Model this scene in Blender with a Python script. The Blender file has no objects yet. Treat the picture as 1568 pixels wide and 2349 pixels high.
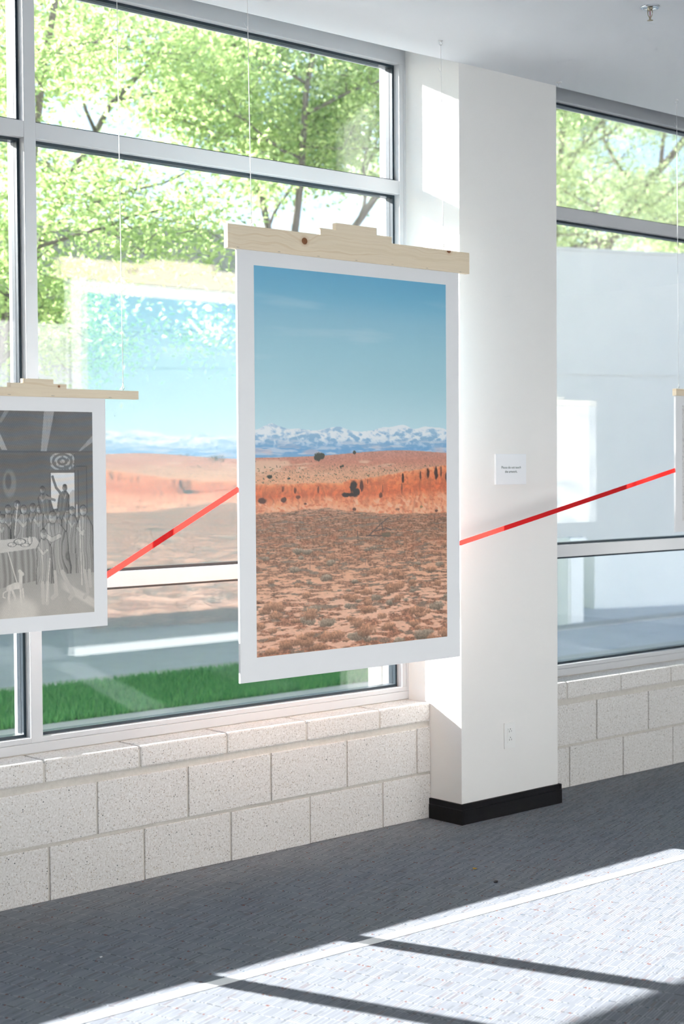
import bpy, bmesh, math, random
import numpy as np
from mathutils import Vector, Matrix

random.seed(7)
RNG = np.random.default_rng(11)
S = bpy.context.scene
COL = S.collection

# ------------------------------------------------------------------ camera
YAW, PITCH, ROLL, FPX = 0.729457, -0.029962, -0.006507, 3590.76
CAM = Vector((-3.09819, -4.80807, 1.53966))
fwd = Vector((math.sin(YAW) * math.cos(PITCH), math.cos(YAW) * math.cos(PITCH), math.sin(PITCH)))
rgt = Vector((math.cos(YAW), -math.sin(YAW), 0))
upv = rgt.cross(fwd)
c_, s_ = math.cos(ROLL), math.sin(ROLL)
r2 = c_ * rgt + s_ * upv
u2 = -s_ * rgt + c_ * upv
cd = bpy.data.cameras.new('camera')
cam = bpy.data.objects.new('camera', cd)
COL.objects.link(cam)
cam.matrix_world = Matrix(((r2.x, u2.x, -fwd.x, CAM.x), (r2.y, u2.y, -fwd.y, CAM.y), (r2.z, u2.z, -fwd.z, CAM.z), (0, 0, 0, 1)))
cd.sensor_fit = 'VERTICAL'
cd.sensor_height = 36
cd.sensor_width = 24
cd.lens = FPX / 2349 * 36
cd.clip_start = 0.05
cd.clip_end = 400
cd.dof.use_dof = True
cd.dof.focus_distance = 5.98
cd.dof.aperture_fstop = 3.4
S.camera = cam

# ------------------------------------------------------------------ sky, sun, exposure
SUN = Vector((0.36, -1.0, -0.476)).normalized()      # direction the sunlight travels
w = bpy.data.worlds.new('world')
S.world = w
w.use_nodes = True
nt = w.node_tree
nt.nodes.clear()
sky = nt.nodes.new('ShaderNodeTexSky')
sky.sky_type = 'NISHITA'
sky.sun_disc = False
sky.sun_elevation = math.asin(-SUN.z)
sky.sun_rotation = math.atan2(-SUN.x, -SUN.y)
sky.air_density = 1.0
sky.dust_density = 0.6
sky.ozone_density = 1.0
bg = nt.nodes.new('ShaderNodeBackground')
bg.inputs['Strength'].default_value = 0.19
wo = nt.nodes.new('ShaderNodeOutputWorld')
nt.links.new(sky.outputs[0], bg.inputs[0])
nt.links.new(bg.outputs[0], wo.inputs[0])
sl = bpy.data.lights.new('sun', 'SUN')
sl.energy = 17.6
sl.angle = math.radians(0.6)
sl.color = (1.0, 0.99, 0.975)
sun = bpy.data.objects.new('sun', sl)
COL.objects.link(sun)
sun.rotation_mode = 'QUATERNION'
sun.rotation_quaternion = SUN.to_track_quat('-Z', 'Y')
sun.location = (-6, 14, 9)
S.view_settings.view_transform = 'Standard'
S.view_settings.look = 'None'
S.view_settings.gamma = 1.0
S.view_settings.use_curve_mapping = False
S.view_settings.exposure = 0.89
S.cycles.use_denoising = True
S.cycles.max_bounces = 7
S.cycles.diffuse_bounces = 4
S.cycles.use_adaptive_sampling = True
S.cycles.adaptive_threshold = 0.12
S.cycles.adaptive_min_samples = 12
S.cycles.caustics_reflective = False
S.cycles.caustics_refractive = False
S.cycles.glossy_bounces = 3
S.cycles.transparent_max_bounces = 24
S.cycles.sample_clamp_indirect = 8.0

# ------------------------------------------------------------------ helpers
def lin(c):
    return tuple(((v / 255) / 12.92 if v / 255 <= 0.04045 else ((v / 255 + 0.055) / 1.055) ** 2.4) for v in c)


class NT:
    def __init__(self, name):
        self.m = bpy.data.materials.new(name)
        self.m.use_nodes = True
        self.t = self.m.node_tree
        self.t.nodes.clear()
        self.out = self.t.nodes.new('ShaderNodeOutputMaterial')

    def n(self, typ, **kw):
        nd = self.t.nodes.new('ShaderNode' + typ)
        for k, v in kw.items():
            setattr(nd, k, v)
        return nd

    def l(self, a, b):
        self.t.links.new(a, b)

    def val(self, sock, v):
        if hasattr(v, 'is_linked') or isinstance(v, bpy.types.NodeSocket):
            self.l(v, sock)
        elif isinstance(v, (tuple, list)) and len(v) == 3 and sock.type == 'RGBA':
            sock.default_value = (*v, 1)
        else:
            sock.default_value = v

    def math(self, op, a, b=0.0, c=None, clamp=False):
        nd = self.n('Math', operation=op, use_clamp=clamp)
        self.val(nd.inputs[0], a)
        self.val(nd.inputs[1], b)
        if c is not None:
            self.val(nd.inputs[2], c)
        return nd.outputs[0]

    def mix(self, f, a, b):
        nd = self.n('Mix', data_type='RGBA')
        self.val(nd.inputs['Factor'], f)
        self.val(nd.inputs[6], a)
        self.val(nd.inputs[7], b)
        return nd.outputs[2]

    def pos(self):
        return self.n('NewGeometry').outputs['Position']

    def objco(self):
        return self.n('TexCoord').outputs['Object']

    def noise(self, vec, scale, detail=3, rough=0.55):
        nd = self.n('TexNoise')
        self.val(nd.inputs['Vector'], vec)
        nd.inputs['Scale'].default_value = scale
        nd.inputs['Detail'].default_value = detail
        nd.inputs['Roughness'].default_value = rough
        return nd.outputs[0]

    def ramp(self, f, stops):
        nd = self.n('ValToRGB')
        self.val(nd.inputs[0], f)
        el = nd.color_ramp.elements
        while len(el) < len(stops):
            el.new(0.5)
        for e, (p, c) in zip(el, stops):
            e.position = p
            e.color = (*c, 1) if len(c) == 3 else c
        return nd.outputs[0]

    def smooth(self, x, a, b):
        nd = self.n('MapRange', interpolation_type='SMOOTHSTEP')
        self.val(nd.inputs[0], x)
        nd.inputs[1].default_value = a
        nd.inputs[2].default_value = b
        return nd.outputs[0]

    def scaled(self, vec, sc, rotz=0):
        nd = self.n('Mapping')
        self.val(nd.inputs[0], vec)
        nd.inputs['Rotation'].default_value = (0, 0, rotz)
        nd.inputs['Scale'].default_value = sc
        return nd.outputs[0]

    def bump(self, h, strength=0.3, dist=0.002):
        nd = self.n('Bump')
        self.val(nd.inputs['Height'], h)
        nd.inputs['Strength'].default_value = strength
        nd.inputs['Distance'].default_value = dist
        return nd.outputs[0]

    def bsdf(self, color, rough=0.5, spec=0.5, metal=0.0, normal=None):
        nd = self.n('BsdfPrincipled')
        self.val(nd.inputs['Base Color'], color)
        self.val(nd.inputs['Roughness'], rough)
        nd.inputs['Specular IOR Level'].default_value = spec
        nd.inputs['Metallic'].default_value = metal
        if normal is not None:
            self.l(normal, nd.inputs['Normal'])
        self.l(nd.outputs[0], self.out.inputs[0])
        return nd


def m_paint(name, col, rough=0.55, spec=0.4, tex=0.0, var=0.02):
    k = NT(name)
    p = k.pos()
    a = k.noise(p, 3.0, 4)
    c = k.mix(a, tuple(v * (1 - var) for v in col), tuple(min(1, v * (1 + var)) for v in col))
    nm = None
    if tex:
        nm = k.bump(k.noise(p, 260, 3), tex, 0.0008)
    k.bsdf(c, rough, spec, 0, nm)
    return k.m


def m_metal(name, col, rough=0.2):
    k = NT(name)
    c = k.mix(k.noise(k.objco(), 30), tuple(v * 0.9 for v in col), col)
    k.bsdf(c, rough, 0.5, 1.0)
    return k.m


M = {}
M['plaster'] = m_paint('white_plaster', (0.80, 0.80, 0.785), 0.6, 0.3, 0.25)
M['column'] = m_paint('column_paint', (0.80, 0.79, 0.765), 0.6, 0.35, 0.35)
M['ceiling'] = m_paint('ceiling_paint', (0.80, 0.82, 0.845), 0.8, 0.2, 0.12)
M['frame'] = m_paint('white_aluminium', (0.53, 0.54, 0.555), 0.32, 0.5, 0, 0.01)
M['gasket'] = m_paint('black_rubber', (0.016, 0.03, 0.042), 0.35, 0.5, 0, 0.1)
M['black'] = m_paint('black_vinyl', (0.008, 0.008, 0.010), 0.5, 0.2, 0.1, 0.15)
M['tape'] = m_paint('white_tape', (0.86, 0.86, 0.86), 0.5, 0.4, 0, 0.01)
M['plastic'] = m_paint('white_plastic', (0.80, 0.80, 0.78), 0.35, 0.5, 0, 0.01)
M['slot'] = m_paint('dark_slot', (0.05, 0.055, 0.05), 0.5, 0.4, 0, 0.1)
M['ink'] = m_paint('grey_green_ink', (0.17, 0.215, 0.205), 0.7, 0.2, 0, 0.05)
M['sign'] = m_paint('sign_board', (0.80, 0.82, 0.84), 0.4, 0.5, 0, 0.01)
M['string'] = m_paint('white_string', (0.85, 0.85, 0.84), 0.6, 0.3, 0, 0.02)
M['chrome'] = m_metal('chrome', (0.78, 0.8, 0.83), 0.12)
M['brass'] = m_metal('dull_brass', (0.42, 0.36, 0.27), 0.3)
M['staple'] = m_paint('dull_steel', (0.22, 0.21, 0.19), 0.6, 0.3, 0, 0.1)
M['bulb'] = m_paint('red_bulb', (0.35, 0.02, 0.06), 0.1, 0.6, 0, 0.05)
M['board'] = m_paint('white_board', (0.80, 0.805, 0.81), 0.34, 0.45, 0.05, 0.008)
M['concrete'] = m_paint('concrete', (0.50, 0.49, 0.47), 0.85, 0.2, 0.3, 0.14)
M['asphalt'] = m_paint('pale_asphalt', (0.50, 0.52, 0.55), 0.5, 0.5, 0.1, 0.15)
M['facade'] = m_paint('facade_render', (0.64, 0.635, 0.615), 0.8, 0.2, 0.1, 0.03)
M['facade_grey'] = m_paint('facade_grey_render', (0.30, 0.31, 0.31), 0.8, 0.2, 0.1, 0.04)
M['facade_band'] = m_paint('facade_white', (0.85, 0.86, 0.84), 0.7, 0.2, 0.1, 0.03)
M['bounce_wall'] = m_paint('bounce_wall_render', (0.535, 0.535, 0.53), 0.8, 0.2, 0.1, 0.04)
M['soil'] = m_paint('soil', (0.13, 0.10, 0.08), 0.95, 0.1, 0.4, 0.25)
M['leaf_yellow'] = m_paint('dry_leaf', (0.55, 0.30, 0.04), 0.7, 0.2, 0, 0.2)
M['leaf_dark'] = m_paint('dark_leaf', (0.03, 0.014, 0.022), 0.6, 0.3, 0, 0.2)


def m_glass():
    k = NT('window_glass')
    g = k.n('NewGeometry')
    d = k.n('VectorMath', operation='DOT_PRODUCT')
    k.l(g.outputs['Normal'], d.inputs[0])
    k.l(g.outputs['Incoming'], d.inputs[1])
    c = k.math('ABSOLUTE', d.outputs['Value'])
    f = k.math('POWER', k.math('SUBTRACT', 1.0, c, clamp=True), 5.0)
    f = k.math('MULTIPLY_ADD', f, 0.96, 0.032)
    tr = k.n('BsdfTransparent')
    tr.inputs[0].default_value = (0.984, 0.988, 0.989, 1)
    gl = k.n('BsdfGlossy')
    gl.inputs['Roughness'].default_value = 0.0
    gl.inputs[0].default_value = (1, 1, 1, 1)
    mx = k.n('MixShader')
    k.l(f, mx.inputs[0])
    k.l(tr.outputs[0], mx.inputs[1])
    k.l(gl.outputs[0], mx.inputs[2])
    k.l(mx.outputs[0], k.out.inputs[0])
    return k.m


M['glass'] = m_glass()


def m_block():
    k = NT('ground_face_block')
    p = k.pos()
    big = k.noise(p, 2.2, 3)
    base = k.mix(big, (0.645, 0.625, 0.60), (0.70, 0.685, 0.66))
    fine = k.noise(p, 95, 3, 0.7)
    base = k.mix(k.smooth(fine, 0.50, 0.68), base, (0.79, 0.78, 0.765))
    base = k.mix(k.math('MULTIPLY', k.smooth(k.noise(p, 140, 2), 0.52, 0.62), 0.5), base, (0.46, 0.42, 0.38))

    def specks(scale, thr, rad, colr, base):
        v = k.n('TexVoronoi')
        k.l(p, v.inputs['Vector'])
        v.inputs['Scale'].default_value = scale
        sp = k.n('SeparateColor')
        k.l(v.outputs['Color'], sp.inputs[0])
        pick = k.math('GREATER_THAN', sp.outputs[0], thr)
        near = k.math('SUBTRACT', 1.0, k.smooth(v.outputs['Distance'], rad * 0.6, rad), clamp=True)
        return k.mix(k.math('MULTIPLY', pick, near), base, colr)
    base = specks(135, 0.86, 0.36, (0.30, 0.295, 0.275), base)
    base = specks(85, 0.955, 0.26, (0.10, 0.12, 0.115), base)
    base = specks(170, 0.90, 0.40, (0.42, 0.35, 0.27), base)
    h = k.math('ADD', k.noise(p, 160, 4, 0.7), k.math('MULTIPLY', k.noise(p, 40, 3), 0.6))
    k.bsdf(base, 0.82, 0.25, 0, k.bump(h, 0.35, 0.0022))
    return k.m


M['block'] = m_block()


def m_mortar():
    k = NT('mortar')
    p = k.pos()
    c = k.mix(k.noise(p, 60, 4), (0.50, 0.475, 0.43), (0.66, 0.63, 0.58))
    k.bsdf(c, 0.9, 0.15, 0, k.bump(k.noise(p, 120, 4), 0.5, 0.003))
    return k.m


M['mortar'] = m_mortar()


def m_carpet():
    k = NT('ribbed_carpet')
    p = k.pos()
    q = k.scaled(p, (1, 1, 1), math.radians(-17.5))     # x runs along the ribs, y across them
    sx = k.n('SeparateXYZ')
    k.l(q, sx.inputs[0])
    X, Y = sx.outputs[0], sx.outputs[1]
    # fine ribs across y
    rib = k.math('PINGPONG', k.math('MULTIPLY', Y, 1 / 0.0042), 0.5)
    # streaks of paler yarn, long along the rib
    row = k.math('FLOOR', k.math('MULTIPLY', Y, 1 / 0.0084))
    cx = k.n('CombineXYZ')
    k.l(k.math('MULTIPLY', X, 5.0), cx.inputs[0])
    k.l(k.math('MULTIPLY', row, 3.71), cx.inputs[1])
    streak = k.noise(cx.outputs[0], 1.0, 2)
    yin = k.math('FRACT', k.math('MULTIPLY', Y, 1 / 0.0084))
    thin = k.math('SUBTRACT', 1.0, k.smooth(k.math('ABSOLUTE', k.math('SUBTRACT', yin, 0.5)), 0.08, 0.24))
    pale = k.math('MULTIPLY', thin, k.smooth(streak, 0.40, 0.58))
    base = k.mix(rib, (0.170, 0.184, 0.210), (0.232, 0.246, 0.272))
    base = k.mix(k.math('MULTIPLY', k.noise(p, 9, 3), 0.5), base, (0.19, 0.20, 0.225))
    base = k.mix(k.math('MULTIPLY', pale, 0.58), base, (0.37, 0.385, 0.39))
    # cross lines every 74 mm, stitched
    jit = k.math('MULTIPLY', k.noise(k.scaled(q, (1.5, 6, 1)), 1.0, 2), 0.02)
    xb = k.math('FRACT', k.math('MULTIPLY', k.math('ADD', X, jit), 1 / 0.074))
    xl = k.math('MULTIPLY', k.math('ABSOLUTE', k.math('SUBTRACT', xb, 0.5)), 0.074)
    line = k.math('SUBTRACT', 1.0, k.smooth(xl, 0.0008, 0.0026))
    cell = k.n('CombineXYZ')
    k.l(k.math('FLOOR', k.math('MULTIPLY', X, 1 / 0.074)), cell.inputs[0])
    k.l(k.math('FLOOR', k.math('MULTIPLY', Y, 1 / 0.0060)), cell.inputs[1])
    wn = k.n('TexWhiteNoise', noise_dimensions='2D')
    k.l(cell.outputs[0], wn.inputs['Vector'])
    r = wn.outputs['Value']
    base = k.mix(k.math('MULTIPLY', line, k.smooth(r, 0.45, 0.5)), base, (0.33, 0.35, 0.36))
    base = k.mix(k.math('MULTIPLY', line, k.math('LESS_THAN', r, 0.30)), base, (0.05, 0.05, 0.058))
    # coloured flecks beside the cross lines
    fl = k.math('SUBTRACT', 1.0, k.smooth(xl, 0.0030, 0.0056))
    red = k.math('MULTIPLY', fl, k.math('GREATER_THAN', r, 0.965))
    base = k.mix(red, base, (0.17, 0.062, 0.045))
    blu = k.math('MULTIPLY', fl, k.math('LESS_THAN', r, 0.02))
    base = k.mix(blu, base, (0.075, 0.11, 0.15))
    # short dark and rust dashes in the rib direction
    cell2 = k.n('CombineXYZ')
    k.l(k.math('FLOOR', k.math('MULTIPLY', X, 1 / 0.045)), cell2.inputs[0])
    k.l(k.math('FLOOR', k.math('MULTIPLY', Y, 1 / 0.0084)), cell2.inputs[1])
    wn2 = k.n('TexWhiteNoise', noise_dimensions='2D')
    k.l(cell2.outputs[0], wn2.inputs['Vector'])
    d1 = k.math('MULTIPLY', k.math('GREATER_THAN', wn2.outputs['Value'], 0.955), k.smooth(rib, 0.15, 0.4))
    base = k.mix(k.math('MULTIPLY', d1, 0.5), base, (0.14, 0.055, 0.04))
    d2 = k.math('MULTIPLY', k.math('LESS_THAN', wn2.outputs['Value'], 0.05), k.smooth(rib, 0.15, 0.4))
    base = k.mix(k.math('MULTIPLY', d2, 0.45), base, (0.06, 0.06, 0.07))
    hgt = k.math('ADD', rib, k.math('MULTIPLY', k.noise(p, 400, 2), 0.8))
    k.bsdf(base, 0.95, 0.1, 0, k.bump(hgt, 0.25, 0.002))
    return k.m


M['carpet'] = m_carpet()


def m_wood(name, knots, ring_seed):
    k = NT(name)
    o = k.objco()
    sx = k.n('SeparateXYZ')
    k.l(o, sx.inputs[0])
    warp = k.noise(k.scaled(o, (1.4, 1, 3)), 3.0, 2)
    z = k.math('ADD', sx.outputs[2], k.math('MULTIPLY', warp, 0.07))
    for (kx, kz, rad, bend) in knots:
        dx = k.math('SUBTRACT', sx.outputs[0], kx)
        dz = k.math('SUBTRACT', sx.outputs[2], kz)
        d2 = k.math('ADD', k.math('MULTIPLY', dx, k.math('MULTIPLY', dx, 0.35)), k.math('MULTIPLY', dz, dz))
        z = k.math('ADD', z, k.math('DIVIDE', bend, k.math('ADD', d2, 0.0012)))
    co = k.n('CombineXYZ')
    k.l(k.math('MULTIPLY', sx.outputs[0], 0.6), co.inputs[0])
    k.l(k.math('MULTIPLY', z, 60.0), co.inputs[1])
    co.inputs[2].default_value = ring_seed
    g = k.noise(co.outputs[0], 1.0, 2)
    col = k.ramp(g, [(0.30, (0.76, 0.635, 0.455)), (0.46, (0.80, 0.68, 0.505)), (0.58, (0.815, 0.70, 0.53)), (0.645, (0.735, 0.59, 0.40)), (0.69, (0.805, 0.685, 0.51))])
    fine = k.noise(k.scaled(o, (6, 60, 420)), 1.0, 2)
    col = k.mix(k.math('MULTIPLY', k.smooth(fine, 0.5, 0.75), 0.25), col, (0.55, 0.42, 0.28))
    for (kx, kz, rad, bend) in knots:
        dx = k.math('MULTIPLY', k.math('SUBTRACT', sx.outputs[0], kx), 0.9)
        dz = k.math('SUBTRACT', sx.outputs[2], kz)
        d = k.math('SQRT', k.math('ADD', k.math('MULTIPLY', dx, dx), k.math('MULTIPLY', dz, dz)))
        inside = k.math('SUBTRACT', 1.0, k.smooth(d, rad * 0.82, rad * 1.05))
        rings = k.noise(k.math('MULTIPLY', d, 900.0), 1.0, 1)
        kc = k.mix(rings, (0.16, 0.055, 0.02), (0.34, 0.14, 0.055))
        col = k.mix(inside, col, kc)
        halo = k.math('SUBTRACT', 1.0, k.smooth(d, rad * 1.0, rad * 2.0))
        col = k.mix(k.math('MULTIPLY', halo, k.math('MULTIPLY', k.math('SUBTRACT', 1.0, inside), 0.35)), col, (0.55, 0.33, 0.16))
    k.bsdf(col, 0.6, 0.3, 0, k.bump(fine, 0.08, 0.001))
    return k.m


def m_ribbon():
    k = NT('red_ribbon')
    c = k.mix(k.noise(k.pos(), 60), (0.60, 0.012, 0.026), (0.66, 0.016, 0.03))
    d = k.n('BsdfDiffuse')
    k.l(c, d.inputs[0])
    t = k.n('BsdfTranslucent')
    t.inputs[0].default_value = (0.80, 0.040, 0.030, 1)
    mx = k.n('MixShader')
    mx.inputs[0].default_value = 0.5
    k.l(d.outputs[0], mx.inputs[1])
    k.l(t.outputs[0], mx.inputs[2])
    k.l(mx.outputs[0], k.out.inputs[0])
    return k.m


M['ribbon'] = m_ribbon()


def m_leaf(name, a, b, tr):
    k = NT(name)
    g = k.n('NewGeometry')
    c = k.mix(g.outputs['Random Per Island'], a, b)
    d = k.n('BsdfDiffuse')
    k.l(c, d.inputs[0])
    t = k.n('BsdfTranslucent')
    c2 = k.mix(g.outputs['Random Per Island'], tuple(x * tr[0] for x in a), tuple(x * tr[1] for x in b))
    k.l(c2, t.inputs[0])
    mx = k.n('MixShader')
    mx.inputs[0].default_value = 0.55
    k.l(d.outputs[0], mx.inputs[1])
    k.l(t.outputs[0], mx.inputs[2])
    k.l(mx.outputs[0], k.out.inputs[0])
    return k.m


M['leaves'] = m_leaf('locust_leaves', (0.26, 0.38, 0.16), (0.47, 0.56, 0.24), (1.35, 1.55))
M['leaves_far'] = m_leaf('grey_green_leaves', (0.30, 0.38, 0.22), (0.46, 0.52, 0.28), (1.3, 1.5))
M['grass'] = m_leaf('grass_blades', (0.10, 0.30, 0.12), (0.20, 0.44, 0.16), (1.3, 1.5))
M['bark'] = m_paint('bark', (0.17, 0.145, 0.13), 0.9, 0.15, 0.5, 0.25)


def m_print(name, rough):
    k = NT(name)
    a = k.n('VertexColor')
    a.layer_name = 'ink'
    gr = k.noise(k.objco(), 900, 2)
    c = k.mix(k.math('MULTIPLY', k.smooth(gr, 0.35, 0.7), 0.06), a.outputs['Color'], (0.2, 0.2, 0.2))
    k.bsdf(c, rough, 0.45)
    return k.m


M['photo'] = m_print('photo_print', 0.34)
M['etching'] = m_print('etching_print', 0.36)


def tag(o, label=None, cat=None, group=None, kind=None):
    if label: o['label'] = label
    if cat: o['category'] = cat
    if group: o['group'] = group
    if kind: o['kind'] = kind
    return o


def empty(name, loc):
    o = bpy.data.objects.new(name, None)
    o.empty_display_size = 0.05
    o.location = loc
    COL.objects.link(o)
    return o


def link(name, me, mat, parent=None, loc=None):
    o = bpy.data.objects.new(name, me)
    COL.objects.link(o)
    if mat is not None and not me.materials:
        me.materials.append(mat)
    if loc is not None:
        o.location = loc
    if parent is not None:
        # meshes are written in world coordinates: cancel the parents' offsets
        off = Vector((0, 0, 0))
        q = parent
        while q is not None:
            off += q.location
            q = q.parent
        o.parent = parent
        o.location = o.location - off
    return o


def bm_box(bm, x0, x1, y0, y1, z0, z1):
    v = [bm.verts.new(c) for c in ((x0, y0, z0), (x1, y0, z0), (x1, y1, z0), (x0, y1, z0), (x0, y0, z1), (x1, y0, z1), (x1, y1, z1), (x0, y1, z1))]
    for f in ((3, 2, 1, 0), (4, 5, 6, 7), (0, 1, 5, 4), (1, 2, 6, 5), (2, 3, 7, 6), (3, 0, 4, 7)):
        bm.faces.new([v[i] for i in f])


def to_mesh(bm, name, smooth=False):
    me = bpy.data.meshes.new(name)
    bm.normal_update()
    bm.to_mesh(me)
    bm.free()
    if smooth:
        for p in me.polygons:
            p.use_smooth = True
    return me


def box(name, x0, x1, y0, y1, z0, z1, mat, parent=None, bevel=0.0, seg=1):
    """one box, its origin at its centre"""
    c = Vector(((x0 + x1) / 2, (y0 + y1) / 2, (z0 + z1) / 2))
    bm = bmesh.new()
    bm_box(bm, x0 - c.x, x1 - c.x, y0 - c.y, y1 - c.y, z0 - c.z, z1 - c.z)
    if bevel:
        bmesh.ops.bevel(bm, geom=bm.edges[:], offset=bevel, segments=seg, profile=0.5, affect='EDGES')
    return link(name, to_mesh(bm, name), mat, parent, c)


def bm_lathe(bm, prof, n=24, c=(0, 0, 0)):
    rings = []
    for r, z in prof:
        rings.append([bm.verts.new((c[0] + r * math.cos(2 * math.pi * i / n), c[1] + r * math.sin(2 * math.pi * i / n), c[2] + z)) for i in range(n)])
    for a, b in zip(rings, rings[1:]):
        for i in range(n):
            bm.faces.new((a[i], a[(i + 1) % n], b[(i + 1) % n], b[i]))
    bm.faces.new(rings[0][::-1])
    bm.faces.new(rings[-1])


def bm_tube(bm, pts, rad, n=8, closed=False, cap=True):
    pts = [Vector(p) for p in pts]
    rad = rad if isinstance(rad, (list, tuple)) else [rad] * len(pts)
    rings = []
    N = len(pts)
    ref = Vector((0, 0, 1))
    for i, p in enumerate(pts):
        if closed:
            d = pts[(i + 1) % N] - pts[i - 1]
        else:
            d = pts[min(i + 1, N - 1)] - pts[max(i - 1, 0)]
        d.normalize()
        a = d.cross(ref)
        if a.length < 0.15:
            a = d.cross(Vector((1, 0, 0)))
        a.normalize()
        b = d.cross(a)
        rings.append([bm.verts.new(p + rad[i] * (a * math.cos(2 * math.pi * j / n) + b * math.sin(2 * math.pi * j / n))) for j in range(n)])
    rng = range(N if closed else N - 1)
    for i in rng:
        A, B = rings[i], rings[(i + 1) % N]
        for j in range(n):
            bm.faces.new((A[j], A[(j + 1) % n], B[(j + 1) % n], B[j]))
    if cap and not closed:
        bm.faces.new(rings[0][::-1])
        bm.faces.new(rings[-1])


def tube(name, pts, rad, mat, parent=None, n=8, closed=False):
    bm = bmesh.new()
    bm_tube(bm, pts, rad, n, closed)
    bmesh.ops.recalc_face_normals(bm, faces=bm.faces[:])
    return link(name, to_mesh(bm, name, True), mat, parent)


def struct(o):
    o['kind'] = 'structure'
    return o


# ------------------------------------------------------------------ the room shell
RX0, RX1, RY0 = -7.6, 9.2, -8.6
ZC = 3.232            # ceiling
YF = 0.135            # inner face of the window frames
COLX0, COLX1, COLY = 1.708, 2.335, -0.187
struct(box('floor', RX0, RX1, RY0, 0.30, -0.12, 0.0, M['carpet']))
bm = bmesh.new()
# flat ceiling, then a splayed soffit that rises to the window heads
sec = [(RY0, ZC), (COLY + 0.004, ZC), (0.150, 3.350), (0.30, 3.350), (0.30, 3.75), (RY0, 3.75)]
A = [bm.verts.new((RX0, y_, z_)) for y_, z_ in sec]
B = [bm.verts.new((RX1, y_, z_)) for y_, z_ in sec]
bm.faces.new(A)
bm.faces.new(B[::-1])
for i in range(len(sec)):
    j = (i + 1) % len(sec)
    bm.faces.new((A[j], A[i], B[i], B[j]))
bmesh.ops.recalc_face_normals(bm, faces=bm.faces[:])
struct(link('ceiling', to_mesh(bm, 'ceiling'), M['ceiling']))
struct(box('wall_left', RX0 - 0.15, RX0, RY0 - 0.15, 0.30, -0.12, 3.75, M['plaster']))
struct(box('wall_right', RX1, RX1 + 0.15, RY0 - 0.15, 0.30, -0.12, 3.75, M['plaster']))
# the wall behind the viewer is glazed as well: sill wall, header and end piers
bm = bmesh.new()
bm_box(bm, RX0, RX1, RY0 - 0.15, RY0, -0.12, 0.45)
bm_box(bm, RX0, RX1, RY0 - 0.15, RY0, 3.05, 3.75)
for px in (-7.0, -1.6, 3.8, 8.8):
    bm_box(bm, px - 0.35, px + 0.35, RY0 - 0.15, RY0, 0.45, 3.05)
struct(link('wall_back', to_mesh(bm, 'wall_back'), M['plaster']))

# block wall under the windows: mortar core, every block a piece of its own
MOD, CH = 0.4064, 0.2032
Z3, Z2, ZB, ZT = 0.1965, 0.3985, 0.4236, 0.504
wf = link('wall_front', to_mesh((lambda b: (bm_box(b, RX0, COLX0 - 0.001, 0.0062, 0.28, -0.02, ZT - 0.012), bm_box(b, COLX1 + 0.001, RX1, 0.0062, 0.28, -0.02, ZT - 0.012), b)[-1])(bmesh.new()), 'wall_front'), M['mortar'])
struct(wf)
_blk = {}


def block(kind, x0, x1, z0, z1, y0, y1, bev):
    L = round(x1 - x0, 4)
    key = (kind, L)
    if key not in _blk:
        b = bmesh.new()
        bm_box(b, -L / 2, L / 2, 0, y1 - y0, 0, z1 - z0)
        bmesh.ops.bevel(b, geom=b.edges[:], offset=bev, segments=2, profile=0.6, affect='EDGES')
        me = to_mesh(b, kind)
        me.materials.append(M['block'])
        _blk[key] = me
    jz = random.uniform(-0.0008, 0.0008)
    return link(kind, _blk[key], None, wf, Vector(((x0 + x1) / 2, y0 + random.uniform(-0.0012, 0.0012), z0 + jz)))


def course(kind, off, z0, z1, y1, bev, gap):
    for (a, b) in ((RX0 + 0.002, COLX0 - 0.001), (COLX1 + 0.001, RX1 - 0.002)):
        n0 = math.floor((a - off) / MOD) - 1
        n = n0
        while off + n * MOD < b:
            x0, x1 = off + n * MOD + gap / 2, off + (n + 1) * MOD - gap / 2
            n += 1
            if x1 <= a or x0 >= b:
                continue
            x0, x1 = max(x0, a), min(x1, b)
            if x1 - x0 < 0.02 or x1 < -2.0 or x0 > 5.2:
                continue
            block(kind, x0, x1, z0, z1, 0.0, y1, bev)


course('concrete_block', MOD / 2, 0.001, Z3 - 0.004, 0.19, 0.0028, 0.009)
course('concrete_block', 0.0, Z3 + 0.008, Z2, 0.19, 0.0028, 0.009)
course('cap_block', MOD / 2 - 0.0144, ZB, ZT, 0.20, 0.0065, 0.009)

# pier between the two windows
struct(box('column', COLX0, COLX1, COLY, 0.30, 0.0, 3.36, M['column']))
BT = 0.014
for nm, x0, x1, y0, y1 in (('baseboard_left', COLX0 - BT, COLX0, COLY - BT, -0.001), ('baseboard_front', COLX0, COLX1, COLY - BT, COLY), ('baseboard_right', COLX1, COLX1 + BT, COLY - BT, -0.001)):
    bm = bmesh.new()
    bm_box(bm, x0, x1, y0, y1, 0.0, 0.062)
    ex = 0.002
    bm_box(bm, x0 + (ex if nm == 'baseboard_left' else 0), x1 - (ex if nm == 'baseboard_right' else 0), y0 + (ex if nm == 'baseboard_front' else 0), y1, 0.0632, 0.088)
    bmesh.ops.bevel(bm, geom=bm.edges[:], offset=0.0009, segments=1, affect='EDGES')
    struct(link(nm, to_mesh(bm, nm), M['black']))


# ------------------------------------------------------------------ windows
FY0, FY1 = YF, 0.251
GY0, GY1 = 0.1685, 0.2115


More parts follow.
